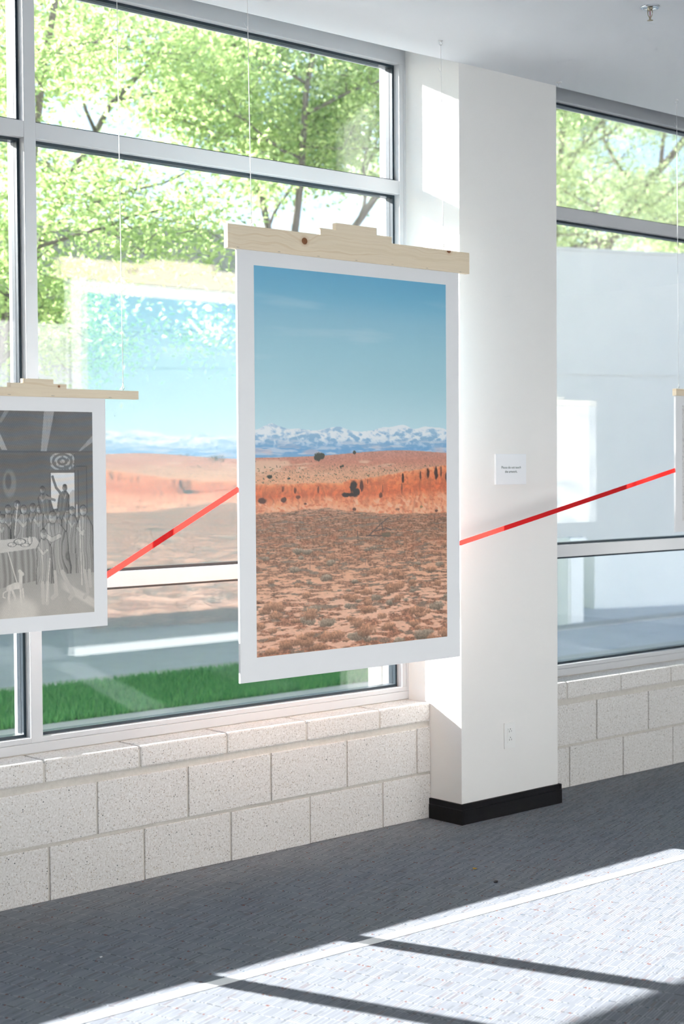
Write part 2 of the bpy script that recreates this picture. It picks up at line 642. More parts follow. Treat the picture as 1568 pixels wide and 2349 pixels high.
def window(name, x0, x1, mull, parent_z=0.508):
    e = struct(empty(name, ((x0 + x1) / 2, YF, parent_z)))
    MW = 0.0485
    HB = 3.282
    rails = ((1.0865, 1.1445), (2.7175, 2.7755))
    # sill in two profiles with a seam
    box('sill_member', x0, x1, FY0 - 0.002, FY1, 0.507, 0.542, M['frame'], e, 0.0012)
    box('sill_member', x0, x1, FY0, FY1, 0.5425, 0.5615, M['frame'], e, 0.0012)
    box('head_member', x0, x1, FY0, FY1, HB, 3.3485, M['frame'], e, 0.0012)
    box('jamb', x0, x0 + 0.0205, FY0 - 0.001, FY1, 0.5425, HB, M['frame'], e, 0.001)
    box('jamb', x0 + 0.021, x0 + 0.045, FY0, FY1, 0.5615, HB, M['frame'], e, 0.001)
    box('jamb', x1 - 0.0205, x1, FY0 - 0.001, FY1, 0.5425, HB, M['frame'], e, 0.001)
    box('jamb', x1 - 0.045, x1 - 0.021, FY0, FY1, 0.5615, HB, M['frame'], e, 0.001)
    for mx in mull:
        box('mullion', mx - MW / 2, mx + MW / 2, FY0 - 0.0006, FY1, 0.5425, HB, M['frame'], e, 0.001)
    xs = [x0 + 0.045] + [v for mx in mull for v in (mx - MW / 2, mx + MW / 2)] + [x1 - 0.045]
    for a, b in zip(xs[0::2], xs[1::2]):
        zz = [0.5615]
        for (r0, r1) in rails:
            box('rail', a, b, FY0, FY1, r0, r1, M['frame'], e, 0.001)
            zz += [r0, r1]
        zz.append(HB)
        for z0, z1 in zip(zz[0::2], zz[1::2]):
            t = 0.0105
            bm = bmesh.new()
            for (p0, p1, q0, q1) in ((a, b, z0, z0 + t), (a, b, z1 - t, z1), (a, a + t, z0 + t, z1 - t), (b - t, b, z0 + t, z1 - t)):
                bm_box(bm, p0, p1, GY0, GY0 + 0.017, q0, q1)
                bm_box(bm, p0 + (0.0015 if p1 - p0 > t * 2 else 0), p1, GY0 + 0.0195, GY1, q0, q1)
            g = link('gasket', to_mesh(bm, 'gasket'), M['gasket'], e)
            # thin pale line of the spacer between the two sealed panes
            bm = bmesh.new()
            t2 = t * 0.8
            for (p0, p1, q0, q1) in ((a, b, z0, z0 + t2), (a, b, z1 - t2, z1), (a, a + t2, z0 + t2, z1 - t2), (b - t2, b, z0 + t2, z1 - t2)):
                bm_box(bm, p0, p1, GY0 + 0.0171, GY0 + 0.0194, q0, q1)
            link('spacer', to_mesh(bm, 'spacer'), M['frame'], e)
            for gy in (0.1765, 0.2015):
                box('glass_pane', a + 0.002, b - 0.002, gy - 0.0025, gy + 0.0025, z0 + 0.002, z1 - 0.002, M['glass'], e)
    return e


window('window_1', -2.62, 1.715, (-2.0, -0.755, -0.1655))
window('window_2', COLX1 - 0.005, 6.1, (4.21,))
# beyond the outer piers: unseen walls, made solid to keep sun off the floor
struct(box('wall_front_left', RX0, -3.263, 0.08, 0.28, ZT, 3.3, M['plaster']))
struct(box('wall_front_right', 6.743, RX1, 0.08, 0.28, ZT, 3.3, M['plaster']))


def back_window(name, x0, x1):
    e = struct(empty(name, ((x0 + x1) / 2, RY0, 0.45)))
    y0, y1 = RY0 - 0.12, RY0 - 0.02
    for z0, z1 in ((0.4501, 0.50), (3.0, 3.0499)):
        box('frame_member', x0, x1, y0, y1, z0, z1, M['frame'], e)
    n = 3
    for i in range(n + 1):
        cx = x0 + 0.026 + (x1 - x0 - 0.052) * i / n
        box('mullion', cx - 0.025, cx + 0.025, y0, y1, 0.50, 3.0, M['frame'], e)
    box('glass_pane', x0 + 0.03, x1 - 0.03, RY0 - 0.073, RY0 - 0.067, 0.49, 3.01, M['glass'], e)


back_window('window_3', -6.649, -1.951)
back_window('window_4', -1.249, 3.449)
back_window('window_5', 4.151, 8.449)
# piers beside the outer windows
struct(box('column', -3.262, -2.618, COLY, 0.30, 0.0, 3.36, M['column']))
struct(box('column', 6.098, 6.742, COLY, 0.30, 0.0, 3.36, M['column']))
# sealant bead under the frame
struct(box('trim_1', -2.6, COLX0 - 0.001, YF + 0.003, YF + 0.03, ZT - 0.002, 0.5075, M['mortar']))
struct(box('trim_2', COLX1 + 0.001, 6.0, YF + 0.003, YF + 0.03, ZT - 0.002, 0.5075, M['mortar']))

# ------------------------------------------------------------------ prints drawn by formula
_T = RNG.random((512, 512))


def vn(x, y, s=0):
    x = x + s * 17.31
    y = y + s * 9.77
    xi = np.floor(x).astype(int)
    yi = np.floor(y).astype(int)
    fx = x - xi
    fy = y - yi
    fx = fx * fx * (3 - 2 * fx)
    fy = fy * fy * (3 - 2 * fy)
    g = lambda i, j: _T[i % 512, j % 512]
    return (g(xi, yi) * (1 - fx) + g(xi + 1, yi) * fx) * (1 - fy) + (g(xi, yi + 1) * (1 - fx) + g(xi + 1, yi + 1) * fx) * fy


def fbm(x, y, s=0, o=4, g=0.5):
    a, t, n = 1.0, 0.0, 0.0
    for i in range(o):
        t = t + a * vn(x * 2 ** i, y * 2 ** i, s + i * 3)
        n += a
        a *= g
    return t / n


def sst(x, a, b):
    t = np.clip((x - a) / (b - a), 0, 1)
    return t * t * (3 - 2 * t)


def lay(img, col, a):
    a = np.clip(a, 0, 1)[..., None]
    return img * (1 - a) + np.array(col, float) * a


def interp_col(v, stops):
    xs = [s[0] for s in stops]
    return np.stack([np.interp(v, xs, [s[1][i] for s in stops]) for i in range(3)], -1)


def draw_desert(nx, ny):
    v, u = np.meshgrid(np.linspace(0, 1, ny), np.linspace(0, 1, nx), indexing='ij')
    asp = 1.44
    y = v * asp
    img = interp_col(v, [(0, (86, 152, 184)), (0.05, (98, 160, 188)), (0.12, (124, 172, 192)), (0.2, (136, 180, 195)), (0.3, (146, 186, 198)), (0.42, (168, 199, 208))])
    cl = fbm(u * 2.2 + v * 1.5, v * 26, 1, 4)
    img = lay(img, (168, 192, 202), sst(cl, 0.5, 0.75) * 0.35 * sst(v, 0.03, 0.1) * (1 - sst(v, 0.22, 0.32)))
    # snowy mountains
    rid = 0.415 + 0 * u
    for (c, wd, h) in ((0.08, 0.06, 0.017), (0.21, 0.05, 0.006), (0.41, 0.05, 0.011), (0.34, 0.04, 0.006), (0.65, 0.05, 0.014), (0.75, 0.055, 0.02), (0.88, 0.06, 0.016), (0.97, 0.05, 0.010)):
        rid = rid - h * np.exp(-((u - c) / wd) ** 2)
    rid = rid - 0.006 * (fbm(u * 22, u * 0 + 3, 5, 4) - 0.5) + 0.004
    mt = sst(v, rid - 0.0008, rid + 0.0008)
    rg = fbm(u * 30 + v * 40, v * 80 - u * 10, 8, 4)
    slope = 0.55 * rg + 0.45 * (1 - 2.2 * np.abs(fbm(u * 22 - v * 36, v * 60 + u * 9, 9, 4) - 0.5))
    snow = sst(slope + 0.9 * (0.445 - v) / 0.05 * 0.25, 0.52, 0.78)
    ma = interp_col(v, [(0.39, (150, 180, 198)), (0.44, (118, 158, 188)), (0.47, (96, 146, 188)), (0.49, (110, 152, 186))])
    ma = lay(ma, (200, 208, 214), snow * (1 - sst(v, 0.435, 0.47) * 0.8))
    st = fbm(u * 14, v * 150, 12, 3)
    ma = lay(ma, (176, 188, 200), sst(st, 0.5, 0.7) * sst(v, 0.43, 0.45) * 0.75)
    ma = lay(ma, (182, 170, 178), sst(fbm(u * 9, v * 60, 15, 3), 0.52, 0.66) * sst(v, 0.445, 0.475) * 0.6)
    img = img * (1 - mt[..., None]) + ma * mt[..., None]
    # red hill
    hill = 0.489 - 0.017 * np.exp(-((u - 0.72) / 0.35) ** 2) - 0.004 * u + 0.001 * fbm(u * 60, u * 0, 3, 2)
    hm = sst(v, hill - 0.0008, hill + 0.0008)
    hc = interp_col(v, [(0.465, (172, 128, 116)), (0.5, (178, 122, 104)), (0.53, (192, 146, 118)), (0.56, (204, 150, 116)), (0.66, (200, 130, 92))])
    hc = hc * (0.9 + 0.2 * fbm(u * 120, v * 260, 21, 3))[..., None]
    hc = lay(hc, (206, 178, 152), sst(fbm(u * 8, v * 70, 24, 3) - u * 0.5, 0.3, 0.45) * sst(v, 0.49, 0.5) * (1 - sst(v, 0.52, 0.54)) * 0.7)
    img = img * (1 - hm[..., None]) + hc * hm[..., None]
    # cliff
    ct = np.interp(u, [0, 0.13, 0.28, 0.42, 0.47, 0.56, 0.7, 0.85, 1.0], [0.556, 0.558, 0.556, 0.556, 0.546, 0.545, 0.533, 0.521, 0.510]) + 0.006 * (fbm(u * 40, u * 0 + 9, 30, 3) - 0.5)
    cb = np.interp(u, [0, 0.2, 0.35, 0.5, 0.7, 1.0], [0.633, 0.628, 0.622, 0.636, 0.645, 0.648]) + 0.008 * (fbm(u * 30, u * 0 + 2, 33, 3) - 0.5)
    # scrub flat between hill and cliff: dark dots
    dots = fbm(u * 150, v * 300, 40, 2)
    img = lay(img, (92, 88, 66), sst(dots, 0.69, 0.76) * sst(v, 0.505, 0.515) * (1 - sst(v, ct - 0.004, ct + 0.004)) * 0.85)
    img = lay(img, (80, 70, 60), sst(fbm(u * 130, v * 260, 41, 2), 0.8, 0.86) * hm * (1 - sst(v, 0.515, 0.52)) * 0.6)
    cm = sst(v, ct - 0.001, ct + 0.002) * (1 - sst(v, cb - 0.004, cb + 0.004))
    t = (v - ct) / np.maximum(cb - ct, 1e-3)
    vert = 0.6 * fbm(u * 90 + 3 * fbm(u * 20, v * 60, 49, 2), v * 26, 50, 4) + 0.4 * fbm(u * 60, v * 110, 51, 4)
    cc = interp_col(t, [(0, (212, 142, 104)), (0.12, (200, 116, 76)), (0.45, (188, 98, 62)), (0.62, (204, 126, 90)), (1, (214, 154, 122))])
    cc = cc * (0.72 + 0.56 * vert)[..., None]
    cc = lay(cc, (170, 82, 52), sst(fbm(u * 60, v * 160, 53, 3), 0.55, 0.68) * 0.45)
    cc = lay(cc, (228, 172, 140), sst(fbm(u * 50 - v * 60, v * 90, 56, 3), 0.56, 0.7) * sst(t, 0.45, 0.7) * 0.6)
    img = img * (1 - cm[..., None]) + cc * cm[..., None]

    def blob(img, cu, cv, ru, rv, col, a=1.0, sd=0, rough=0.6, soft=0.35):
        d = np.sqrt(((u - cu) / ru) ** 2 + ((v - cv) / rv) ** 2) + rough * (fbm(u * 70, v * 100, 60 + sd, 3) - 0.5)
        return lay(img, col, (1 - sst(d, 1 - soft, 1 + soft * 0.4)) * a)
    dk = (36, 26, 24)
    img = blob(img, 0.484, 0.566, 0.020, 0.016, dk, 1, 1, 0.9)
    img = blob(img, 0.496, 0.583, 0.022, 0.012, dk, 1, 2, 0.8)
    img = blob(img, 0.458, 0.589, 0.036, 0.006, dk, 1, 3, 0.9)
    img = blob(img, 0.528, 0.563, 0.010, 0.018, (70, 34, 26), 0.9, 4, 0.9)
    for (cu, cv, ru, rv, a) in ((0.752, 0.545, 0.007, 0.014, 0.95), (0.745, 0.575, 0.004, 0.02, 0.5), (0.85, 0.54, 0.006, 0.012, 0.8), (0.893, 0.533, 0.008, 0.014, 0.9), (0.94, 0.535, 0.011, 0.02, 1), (0.968, 0.53, 0.005, 0.016, 0.7), (0.998, 0.545, 0.006, 0.014, 0.9),
                                (0.028, 0.598, 0.022, 0.009, 0.85), (0.135, 0.598, 0.014, 0.007, 0.9), (0.19, 0.575, 0.008, 0.010, 0.7), (0.205, 0.592, 0.014, 0.006, 0.7), (0.305, 0.575, 0.005, 0.01, 0.6), (0.63, 0.593, 0.010, 0.008, 0.7), (0.64, 0.575, 0.004, 0.012, 0.4), (0.56, 0.555, 0.004, 0.008, 0.5), (0.13, 0.57, 0.006, 0.008, 0.5),
                                (0.72, 0.632, 0.012, 0.004, 0.5), (0.49, 0.628, 0.010, 0.005, 0.8), (0.94, 0.64, 0.01, 0.004, 0.7), (0.24, 0.61, 0.008, 0.003, 0.7), (0.06, 0.545, 0.018, 0.005, 0.0)):
        img = blob(img, cu, cv, ru, rv, (58, 34, 28), a, int(cu * 99), 0.8)
    img = blob(img, 0.855, 0.627, 0.010, 0.004, (130, 110, 78), 0.9, 7)
    for (cu, cv, ru, rv) in ((0.306, 0.487, 0.021, 0.0115), (0.491, 0.4755, 0.0095, 0.0055), (0.325, 0.484, 0.012, 0.008), (0.42, 0.513, 0.008, 0.003), (0.43, 0.511, 0.006, 0.003), (0.065, 0.538, 0.015, 0.005), (0.16, 0.543, 0.008, 0.003)):
        img = blob(img, cu, cv, ru, rv, (48, 52, 44), 1, int(cu * 77), 0.9, 0.25)
    # the plain: sand with shrubs, larger towards the viewer
    pm = sst(v, cb - 0.003, cb + 0.003)
    dep = np.clip((v - 0.63) / 0.37, 0, 1)
    pc = interp_col(v, [(0.62, (180, 136, 112)), (0.66, (172, 132, 110)), (0.72, (178, 136, 112)), (0.8, (198, 152, 124)), (0.88, (206, 166, 142)), (1, (204, 162, 138))])
    wv = v + 0.02 * (fbm(u * 3, v * 9, 70, 3) - 0.5)
    pers = np.log(np.maximum(wv - 0.575, 0.02))          # compress rows towards the cliff
    sh = fbm(u * 16 / (0.35 + dep), pers * 46, 72, 4)
    sh2 = fbm(u * 34 / (0.4 + dep), pers * 80, 75, 4)
    dens = np.interp(v, [0.63, 0.66, 0.71, 0.74, 0.8, 0.9, 1.0], [0.33, 0.22, 0.25, 0.29, 0.33, 0.36, 0.35])
    shrub = sst(sh * 0.62 + sh2 * 0.38, dens + 0.10, dens + 0.20)
    brown = interp_col(v, [(0.63, (134, 100, 80)), (0.72, (140, 102, 80)), (0.8, (146, 110, 90)), (1, (150, 104, 82))])
    brown = brown * (0.66 + 0.68 * fbm(u * 130, v * 200, 78, 3))[..., None]
    pc = lay(pc, (0, 0, 0), 0 * u) * (0.94 + 0.12 * fbm(u * 60, v * 160, 80, 3))[..., None]
    pc = pc * (1 - shrub[..., None]) + brown * shrub[..., None]
    pc = lay(pc, (84, 70, 60), sst(fbm(u * 70, pers * 120, 82, 3), 0.62, 0.74) * shrub * 0.6)
    grn = sst(fbm(u * 20, pers * 30, 85, 3), 0.56, 0.68)
    pc = lay(pc, (112, 110, 100), grn * shrub * 0.55)
    pc = lay(pc, (178, 98, 70), sst(fbm(u * 24, v * 90, 87, 3), 0.55, 0.68) * (1 - sst(dep, 0.25, 0.42)) * 0.18)
    img = img * (1 - pm[..., None]) + pc * pm[..., None]
    # bushes standing in the foreground
    rs = np.random.default_rng(5)
    for i in range(120):
        cv = 0.73 + 0.27 * rs.random() ** 0.9
        cu = rs.random()
        d = (cv - 0.63) / 0.37
        ru = (0.012 + 0.030 * rs.random()) * (0.4 + d)
        rv = ru * (0.34 + 0.2 * rs.random()) * 0.69
        x0, x1 = max(0, int((cu - 2.2 * ru) * nx)), min(nx, int((cu + 2.2 * ru) * nx) + 1)
        y0, y1 = max(0, int((cv - 2.6 * rv) * ny)), min(ny, int((cv + 2.6 * rv) * ny) + 1)
        if x1 - x0 < 2 or y1 - y0 < 2:
            continue
        uu, vv = u[y0:y1, x0:x1], v[y0:y1, x0:x1]
        dd = np.sqrt(((uu - cu) / ru) ** 2 + ((vv - cv) / rv) ** 2) + 0.9 * (fbm(uu * 90, vv * 130, i, 3) - 0.5)
        a = 1 - sst(dd, 0.7, 1.15)
        tone = np.clip(0.5 + (cv - vv) / rv * 0.45, 0, 1)[..., None]
        base = np.array((178, 132, 104) if rs.random() < 0.65 else (150, 136, 118), float)
        col = (base * (0.5 + 0.62 * tone)) * (0.76 + 0.48 * fbm(uu * 220, vv * 260, i + 3, 2))[..., None]
        img[y0:y1, x0:x1] = img[y0:y1, x0:x1] * (1 - a[..., None] * 0.85) + col * a[..., None] * 0.85

    def stroke(img, pts, wd, col, a=1.0):
        d = np.full(u.shape, 9.0)
        for (p, q) in zip(pts, pts[1:]):
            ax, ay, bx, by = p[0], p[1] * asp, q[0], q[1] * asp
            L = (bx - ax) ** 2 + (by - ay) ** 2
            tt = np.clip(((u - ax) * (bx - ax) + (y - ay) * (by - ay)) / L, 0, 1)
            d = np.minimum(d, np.hypot(u - ax - tt * (bx - ax), y - ay - tt * (by - ay)))
        return lay(img, col, (1 - sst(d, wd * 0.5, wd * 1.3)) * a)
    for pts in ([(0.565, 0.701), (0.60, 0.685), (0.635, 0.668), (0.67, 0.655)], [(0.634, 0.669), (0.64, 0.69)], [(0.60, 0.69), (0.66, 0.682), (0.685, 0.688)], [(0.55, 0.702), (0.60, 0.702), (0.68, 0.706)], [(0.505, 0.688), (0.506, 0.704)]):
        img = stroke(img, pts, 0.0026, (86, 74, 70), 0.9)
    img = blob(img, 0.66, 0.701, 0.03, 0.007, (96, 88, 72), 0.8, 31)
    for cu in (0.16, 0.26, 0.46, 0.545, 0.665, 0.77, 0.87, 0.965):
        img = stroke(img, [(cu, 0.765 - 0.004 * cu), (cu, 0.783 - 0.004 * cu)], 0.0014, (110, 92, 86), 0.8)
    return img


def draw_etching(nx, ny):
    v, u = np.meshgrid(np.linspace(0, 1, ny), np.linspace(0, 1, nx), indexing='ij')
    asp = 1.63
    y = v * asp
    tone = np.interp(v, [0, 0.18, 0.22, 0.4, 0.5, 0.62, 0.75, 0.85, 1.0], [76, 80, 72, 84, 96, 112, 128, 142, 148]).astype(float)
    tone = tone + 14 * (fbm(u * 7, v * 9, 2, 3) - 0.5)
    # light pools on the floor
    tone += 26 * (1 - sst(np.hypot((u - 0.30) / 0.20, (v - 0.985) / 0.10), 0.6, 1.1)) + 22 * (1 - sst(np.abs(v - 0.87 - (u - 0.75) * 0.35) / 0.028, 0.5, 1.1)) * sst(u, 0.66, 0.75)

    def poly(pts):
        m = np.zeros(u.shape, bool)
        n = len(pts)
        for i in range(n):
            (ax, ay), (bx, by) = pts[i], pts[(i + 1) % n]
            if ay == by:
                continue
            c = ((ay > v) != (by > v)) & (u < (bx - ax) * (v - ay) / (by - ay) + ax)
            m ^= c
        return m

    def ell(cu, cv, ru, rv):
        return np.hypot((u - cu) / ru, (v - cv) / rv)

    def seg(pts, wd):
        d = np.full(u.shape, 9.0)
        for (p, q) in zip(pts, pts[1:]):
            ax, ay, bx, by = p[0], p[1] * asp, q[0], q[1] * asp
            L = (bx - ax) ** 2 + (by - ay) ** 2
            tt = np.clip(((u - ax) * (bx - ax) + (y - ay) * (by - ay)) / L, 0, 1)
            d = np.minimum(d, np.hypot(u - ax - tt * (bx - ax), y - ay - tt * (by - ay)))
        return 1 - sst(d, wd * 0.6, wd * 1.2)
    # beams of the ceiling
    for pts, val in (([(0.552, 0), (0.645, 0), (0.572, 0.195), (0.518, 0.195)], 128), ([(0.10, 0.10), (0.15, 0.10), (0.22, 0.19), (0.17, 0.19)], 132), ([(1.0, 0.115), (1.0, 0.15), (0.885, 0.195), (0.865, 0.195)], 122), ([(0.2, 0), (0.24, 0), (0.17, 0.06), (0.14, 0.06)], 104)):
        m = poly(pts)
        tone = np.where(m, val + 16 * (fbm(u * 60, v * 14, 4, 3) - 0.5), tone)
    tone -= 14 * (np.abs(v - 0.198) < 0.004)
    # carved panel over the window
    m = (u > 0.603) & (u < 0.828) & (v > 0.205) & (v < 0.285)
    d = np.hypot((u - 0.715) / 0.115, (v - 0.245) / 0.047)
    tone = np.where(m, 84 + 62 * (np.sin(d * 15) > 0.1) * sst(fbm(u * 60, v * 60, 6, 2), 0.2, 0.5), tone)
    # open window with pale sky
    m = (u > 0.605) & (u < 0.826) & (v > 0.302) & (v < 0.478)
    tone = np.where(m, 190 + 22 * (fbm(u * 10, v * 14, 9, 3) - 0.5), tone)
    m2 = m & (v > 0.40 + 0.05 * np.sin(u * 60) * 0.3) & (u > 0.755)
    tone = np.where(m2, 138 + 30 * (np.sin(u * 420) > 0), tone)
    # frames and door
    for pts in ([(0.603, 0.30), (0.603, 0.48)], [(0.828, 0.21), (0.828, 0.48)], [(0.845, 0.27), (0.94, 0.27), (0.94, 0.5)], [(0.86, 0.29), (0.86, 0.5)]):
        tone -= 34 * seg(pts, 0.004)
    # arch-shaped niche with lamp at the left
    tone += 24 * (1 - sst(ell(0.235, 0.35, 0.065, 0.075), 0.75, 1.05)) - 34 * (1 - sst(ell(0.225, 0.34, 0.032, 0.045), 0.6, 1.05))

    def figure(tone, cx, top, bot, wd, lean=0.0, val=128, sd=0, head=0.026):
        cxv = cx + lean * (v - top) / (bot - top)
        t = (v - top) / (bot - top)
        neck = 0.8 * head / (bot - top)
        half = wd * np.clip(0.45 + (t - neck) * 3.2, 0.2, 1.0) * (1.0 + 0.22 * t) * (1 + 0.22 * (fbm(u * 9, v * 14, sd, 2) - 0.5))
        m = (np.abs(u - cxv) < half) & (t > neck) & (t < 1)
        ph = (u - cxv) / wd * 7 + 7 * fbm(u * 8, v * 7, sd + 5, 3) + t * 2.5
        fold = np.sin(ph) * 0.6 + 0.4 * np.sin(ph * 2.3 + 4)
        crease = np.exp(-((np.mod(ph, 2.1) - 1.05) / 0.22) ** 2)
        sh = val + 16 * fold - 34 * crease + 22 * np.exp(-((np.mod(ph, 2.1) - 1.55) / 0.2) ** 2) - 26 * sst((u - cxv) / half, 0.1, 1.0)
        # forearm across the chest
        ay = top + (bot - top) * (0.30 + 0.06 * math.sin(sd * 3.1))
        arm = seg([(cx - wd * 0.75, ay - 0.02), (cx - wd * 0.1, ay + 0.012), (cx + wd * (0.3 + 0.3 * math.sin(sd)), ay - 0.006)], wd * 0.17)
        sh = np.where(arm > 0.5, val + 22 + 18 * fold, sh)
        sh = np.where((arm > 0.08) & (arm <= 0.5), val - 40, sh)
        tone = np.where(m, sh, tone)
        edge = (np.abs(np.abs(u - cxv) - half) < 0.0045) & (t > neck) & (t < 1)
        tone = np.where(edge, tone - 38, tone)
        hd = ell(cx, top, head, head * 0.82)
        tone = np.where(hd < 1, val + 14 - 20 * sst(-(v - top) / head, -0.2, 0.9) - 22 * ((u - cx) / head), tone)
        tone = np.where((hd > 0.93) & (hd < 1.12), tone - 30, tone)
        turn = 0.35 * math.sin(sd * 2.3)
        brow = 1 - sst(ell(cx + turn * head, top + head * 0.02, head * 0.55, head * 0.16), 0.5, 1.2)
        beard = (1 - sst(ell(cx + turn * head * 0.8, top + head * 0.75, head * 0.6, head * 0.42), 0.5, 1.1)) * (sd % 2)
        hair = (1 - sst(ell(cx - turn * head * 0.4, top - head * 0.5, head * 0.95, head * 0.45), 0.6, 1.1))
        tex = 0.6 + 0.8 * fbm(u * 90, v * 130, sd + 9, 2)
        return tone - 26 * brow - 24 * beard * tex - 36 * hair * tex
    # back row, then the people round the table
    for i, (cx, tp, wd, vl) in enumerate(((0.13, 0.50, 0.06, 108), (0.22, 0.475, 0.055, 116), (0.30, 0.455, 0.05, 104), (0.36, 0.478, 0.075, 128), (0.44, 0.47, 0.05, 108), (0.50, 0.478, 0.065, 124), (0.58, 0.455, 0.05, 112), (0.66, 0.50, 0.055, 122), (0.755, 0.475, 0.05, 116), (0.80, 0.49, 0.05, 124), (0.17, 0.52, 0.06, 122))):
        tone = figure(tone, cx, tp, 0.70, wd, 0.0, vl, i)
    # two people at the window, one with a raised arm
    tone = figure(tone, 0.735, 0.375, 0.49, 0.045, -0.02, 92, 31, 0.022)
    tone = np.where(seg([(0.70, 0.405), (0.655, 0.375), (0.63, 0.335), (0.622, 0.32)], 0.013) > 0.5, 92, tone)
    tone = figure(tone, 0.53, 0.385, 0.50, 0.05, 0.04, 96, 33, 0.023)
    tone = np.where(seg([(0.56, 0.42), (0.64, 0.435)], 0.012) > 0.5, 112, tone)
    # the table
    m = poly([(0.0, 0.625), (0.46, 0.612), (0.52, 0.665), (0.0, 0.69)])
    tone = np.where(m, 166 + 16 * (fbm(u * 30, v * 50, 41, 3) - 0.5), tone)
    m = poly([(0.0, 0.69), (0.52, 0.665), (0.53, 0.82), (0.0, 0.865)])
    tone = np.where(m, 122 + 14 * np.sin(u * 120 + 6 * fbm(u * 10, v * 6, 43, 2)), tone)
    for (cx, cv, rx, rv) in ((0.32, 0.632, 0.05, 0.014), (0.25, 0.645, 0.035, 0.010), (0.37, 0.65, 0.04, 0.008), (0.41, 0.627, 0.02, 0.02)):
        d = ell(cx, cv, rx, rv)
        tone = np.where(d < 1, 176 - 30 * (fbm(u * 50, v * 60, 45, 2) > 0.5), tone)
        tone = np.where((d > 0.9) & (d < 1.15), 92, tone)
    # legs and cloaks standing in front
    tone = figure(tone, 0.62, 0.52, 0.80, 0.115, 0.03, 134, 51, 0.036)
    for pts in ([(0.63, 0.79), (0.645, 0.90), (0.61, 0.915)], [(0.70, 0.79), (0.775, 0.875), (0.80, 0.905), (0.77, 0.925)]):
        tone = np.where(seg(pts, 0.020) > 0.5, 158, tone)
    tone = figure(tone, 0.535, 0.60, 0.845, 0.065, 0.01, 140, 53, 0.03)
    for pts in ([(0.52, 0.84), (0.525, 0.935)], [(0.565, 0.84), (0.56, 0.94)]):
        tone = np.where(seg(pts, 0.018) > 0.5, 160, tone)
    tone = figure(tone, 0.905, 0.49, 0.80, 0.075, 0.02, 132, 55, 0.032)
    for pts in ([(0.91, 0.79), (0.94, 0.90), (0.905, 0.925)], [(0.955, 0.79), (0.965, 0.87)]):
        tone = np.where(seg(pts, 0.016) > 0.5, 156, tone)
    # staffs
    for pts in ([(0.305, 0.45), (0.275, 0.60)], [(0.845, 0.46), (0.845, 0.52)], [(0.215, 0.68), (0.29, 0.83)], [(0.59, 0.72), (0.555, 0.93)], [(0.87, 0.54), (0.885, 0.86)]):
        tone = np.where(seg(pts, 0.0045) > 0.5, 176, tone)
    # standing dog
    dog = np.maximum.reduce([seg([(0.22, 0.855), (0.27, 0.845), (0.315, 0.845)], 0.028), seg([(0.325, 0.84), (0.325, 0.785)], 0.017), seg([(0.315, 0.775), (0.34, 0.79)], 0.016), seg([(0.225, 0.86), (0.215, 0.905), (0.225, 0.955)], 0.012), seg([(0.245, 0.86), (0.27, 0.90), (0.275, 0.925)], 0.010), seg([(0.32, 0.86), (0.325, 0.925)], 0.009), seg([(0.34, 0.86), (0.35, 0.92)], 0.008), seg([(0.205, 0.865), (0.17, 0.875), (0.165, 0.895), (0.185, 0.90)], 0.005)])
    tone = np.where(dog > 0.5, 172 + 24 * (fbm(u * 40, v * 40, 61, 2) - 0.5), tone)
    # hatching, finer than the figures
    h1 = np.sin((v * asp * 1.0 + u * 0.10 + 0.01 * fbm(u * 5, v * 5, 71, 2)) * 520)
    h2 = np.sin((v * asp * 0.6 + u * 0.8 + 0.02 * fbm(u * 4, v * 4, 73, 2)) * 430)
    amp = np.interp(v, [0, 0.4, 0.6, 1.0], [17, 13, 9, 8])
    tone = tone + amp * (0.65 * h1 + 0.35 * h2)
    tone += 10 * (RNG.random(u.shape) - 0.5)
    img = np.stack([tone, tone, tone], -1)
    warm = np.interp(v, [0, 0.5, 1.0], [0.0, 0.5, 1.0])[..., None]
    img = img * (1 + warm * (np.array([0.03, 0.0, -0.05])))
    # faint warm and cool moire between the ruled lines
    mo = np.sin(v * 150 + 9 * fbm(u * 3, v * 6, 77, 3) + u * 6) * (1 - sst(v, 0.48, 0.6))
    img = img + mo[..., None] * np.array([5.0, 0.0, -5.0]) + (1 - warm) * np.array([-2.0, 0.5, 3.5])
    return img


def print_mesh(name, img, wid, hei, mat, border_obs):
    """flat sheet facing -Y, centred; colours are what the sheet would show next to white paper"""
    ny, nx, _ = img.shape
    c = np.clip(img, 2, 255) / 255
    L = np.where(c <= 0.04045, c / 12.92, ((c + 0.055) / 1.055) ** 2.4)
    wl = np.array(lin(border_obs))
    L = np.clip(L / wl * 0.80, 0.004, 0.9)
    xx, zz = np.meshgrid(np.linspace(-wid / 2, wid / 2, nx), np.linspace(hei / 2, -hei / 2, ny))
    co = np.stack([xx, np.zeros_like(xx), zz], -1).reshape(-1, 3).astype(np.float32)
    i = np.arange(ny * nx).reshape(ny, nx)
    q = np.stack([i[:-1, :-1], i[1:, :-1], i[1:, 1:], i[:-1, 1:]], -1).reshape(-1, 4).astype(np.int32)
    me = bpy.data.meshes.new(name)
    me.vertices.add(len(co))
    me.vertices.foreach_set('co', co.ravel())
    me.loops.add(q.size)
    me.loops.foreach_set('vertex_index', q.ravel())
    me.polygons.add(len(q))
    me.polygons.foreach_set('loop_start', np.arange(0, q.size, 4, dtype=np.int32))
    me.update(calc_edges=True)
    at = me.color_attributes.new('ink', 'FLOAT_COLOR', 'POINT')
    rgba = np.concatenate([L.reshape(-1, 3), np.ones((len(co), 1))], 1).astype(np.float32)
    at.data.foreach_set('color', rgba.ravel())
    me.materials.append(mat)
    return me


# ------------------------------------------------------------------ hanging artworks
PY0, PY1 = -0.379, -0.3685         # board front and back
BY0, BY1 = -0.385, -0.3625         # wooden bar front and back


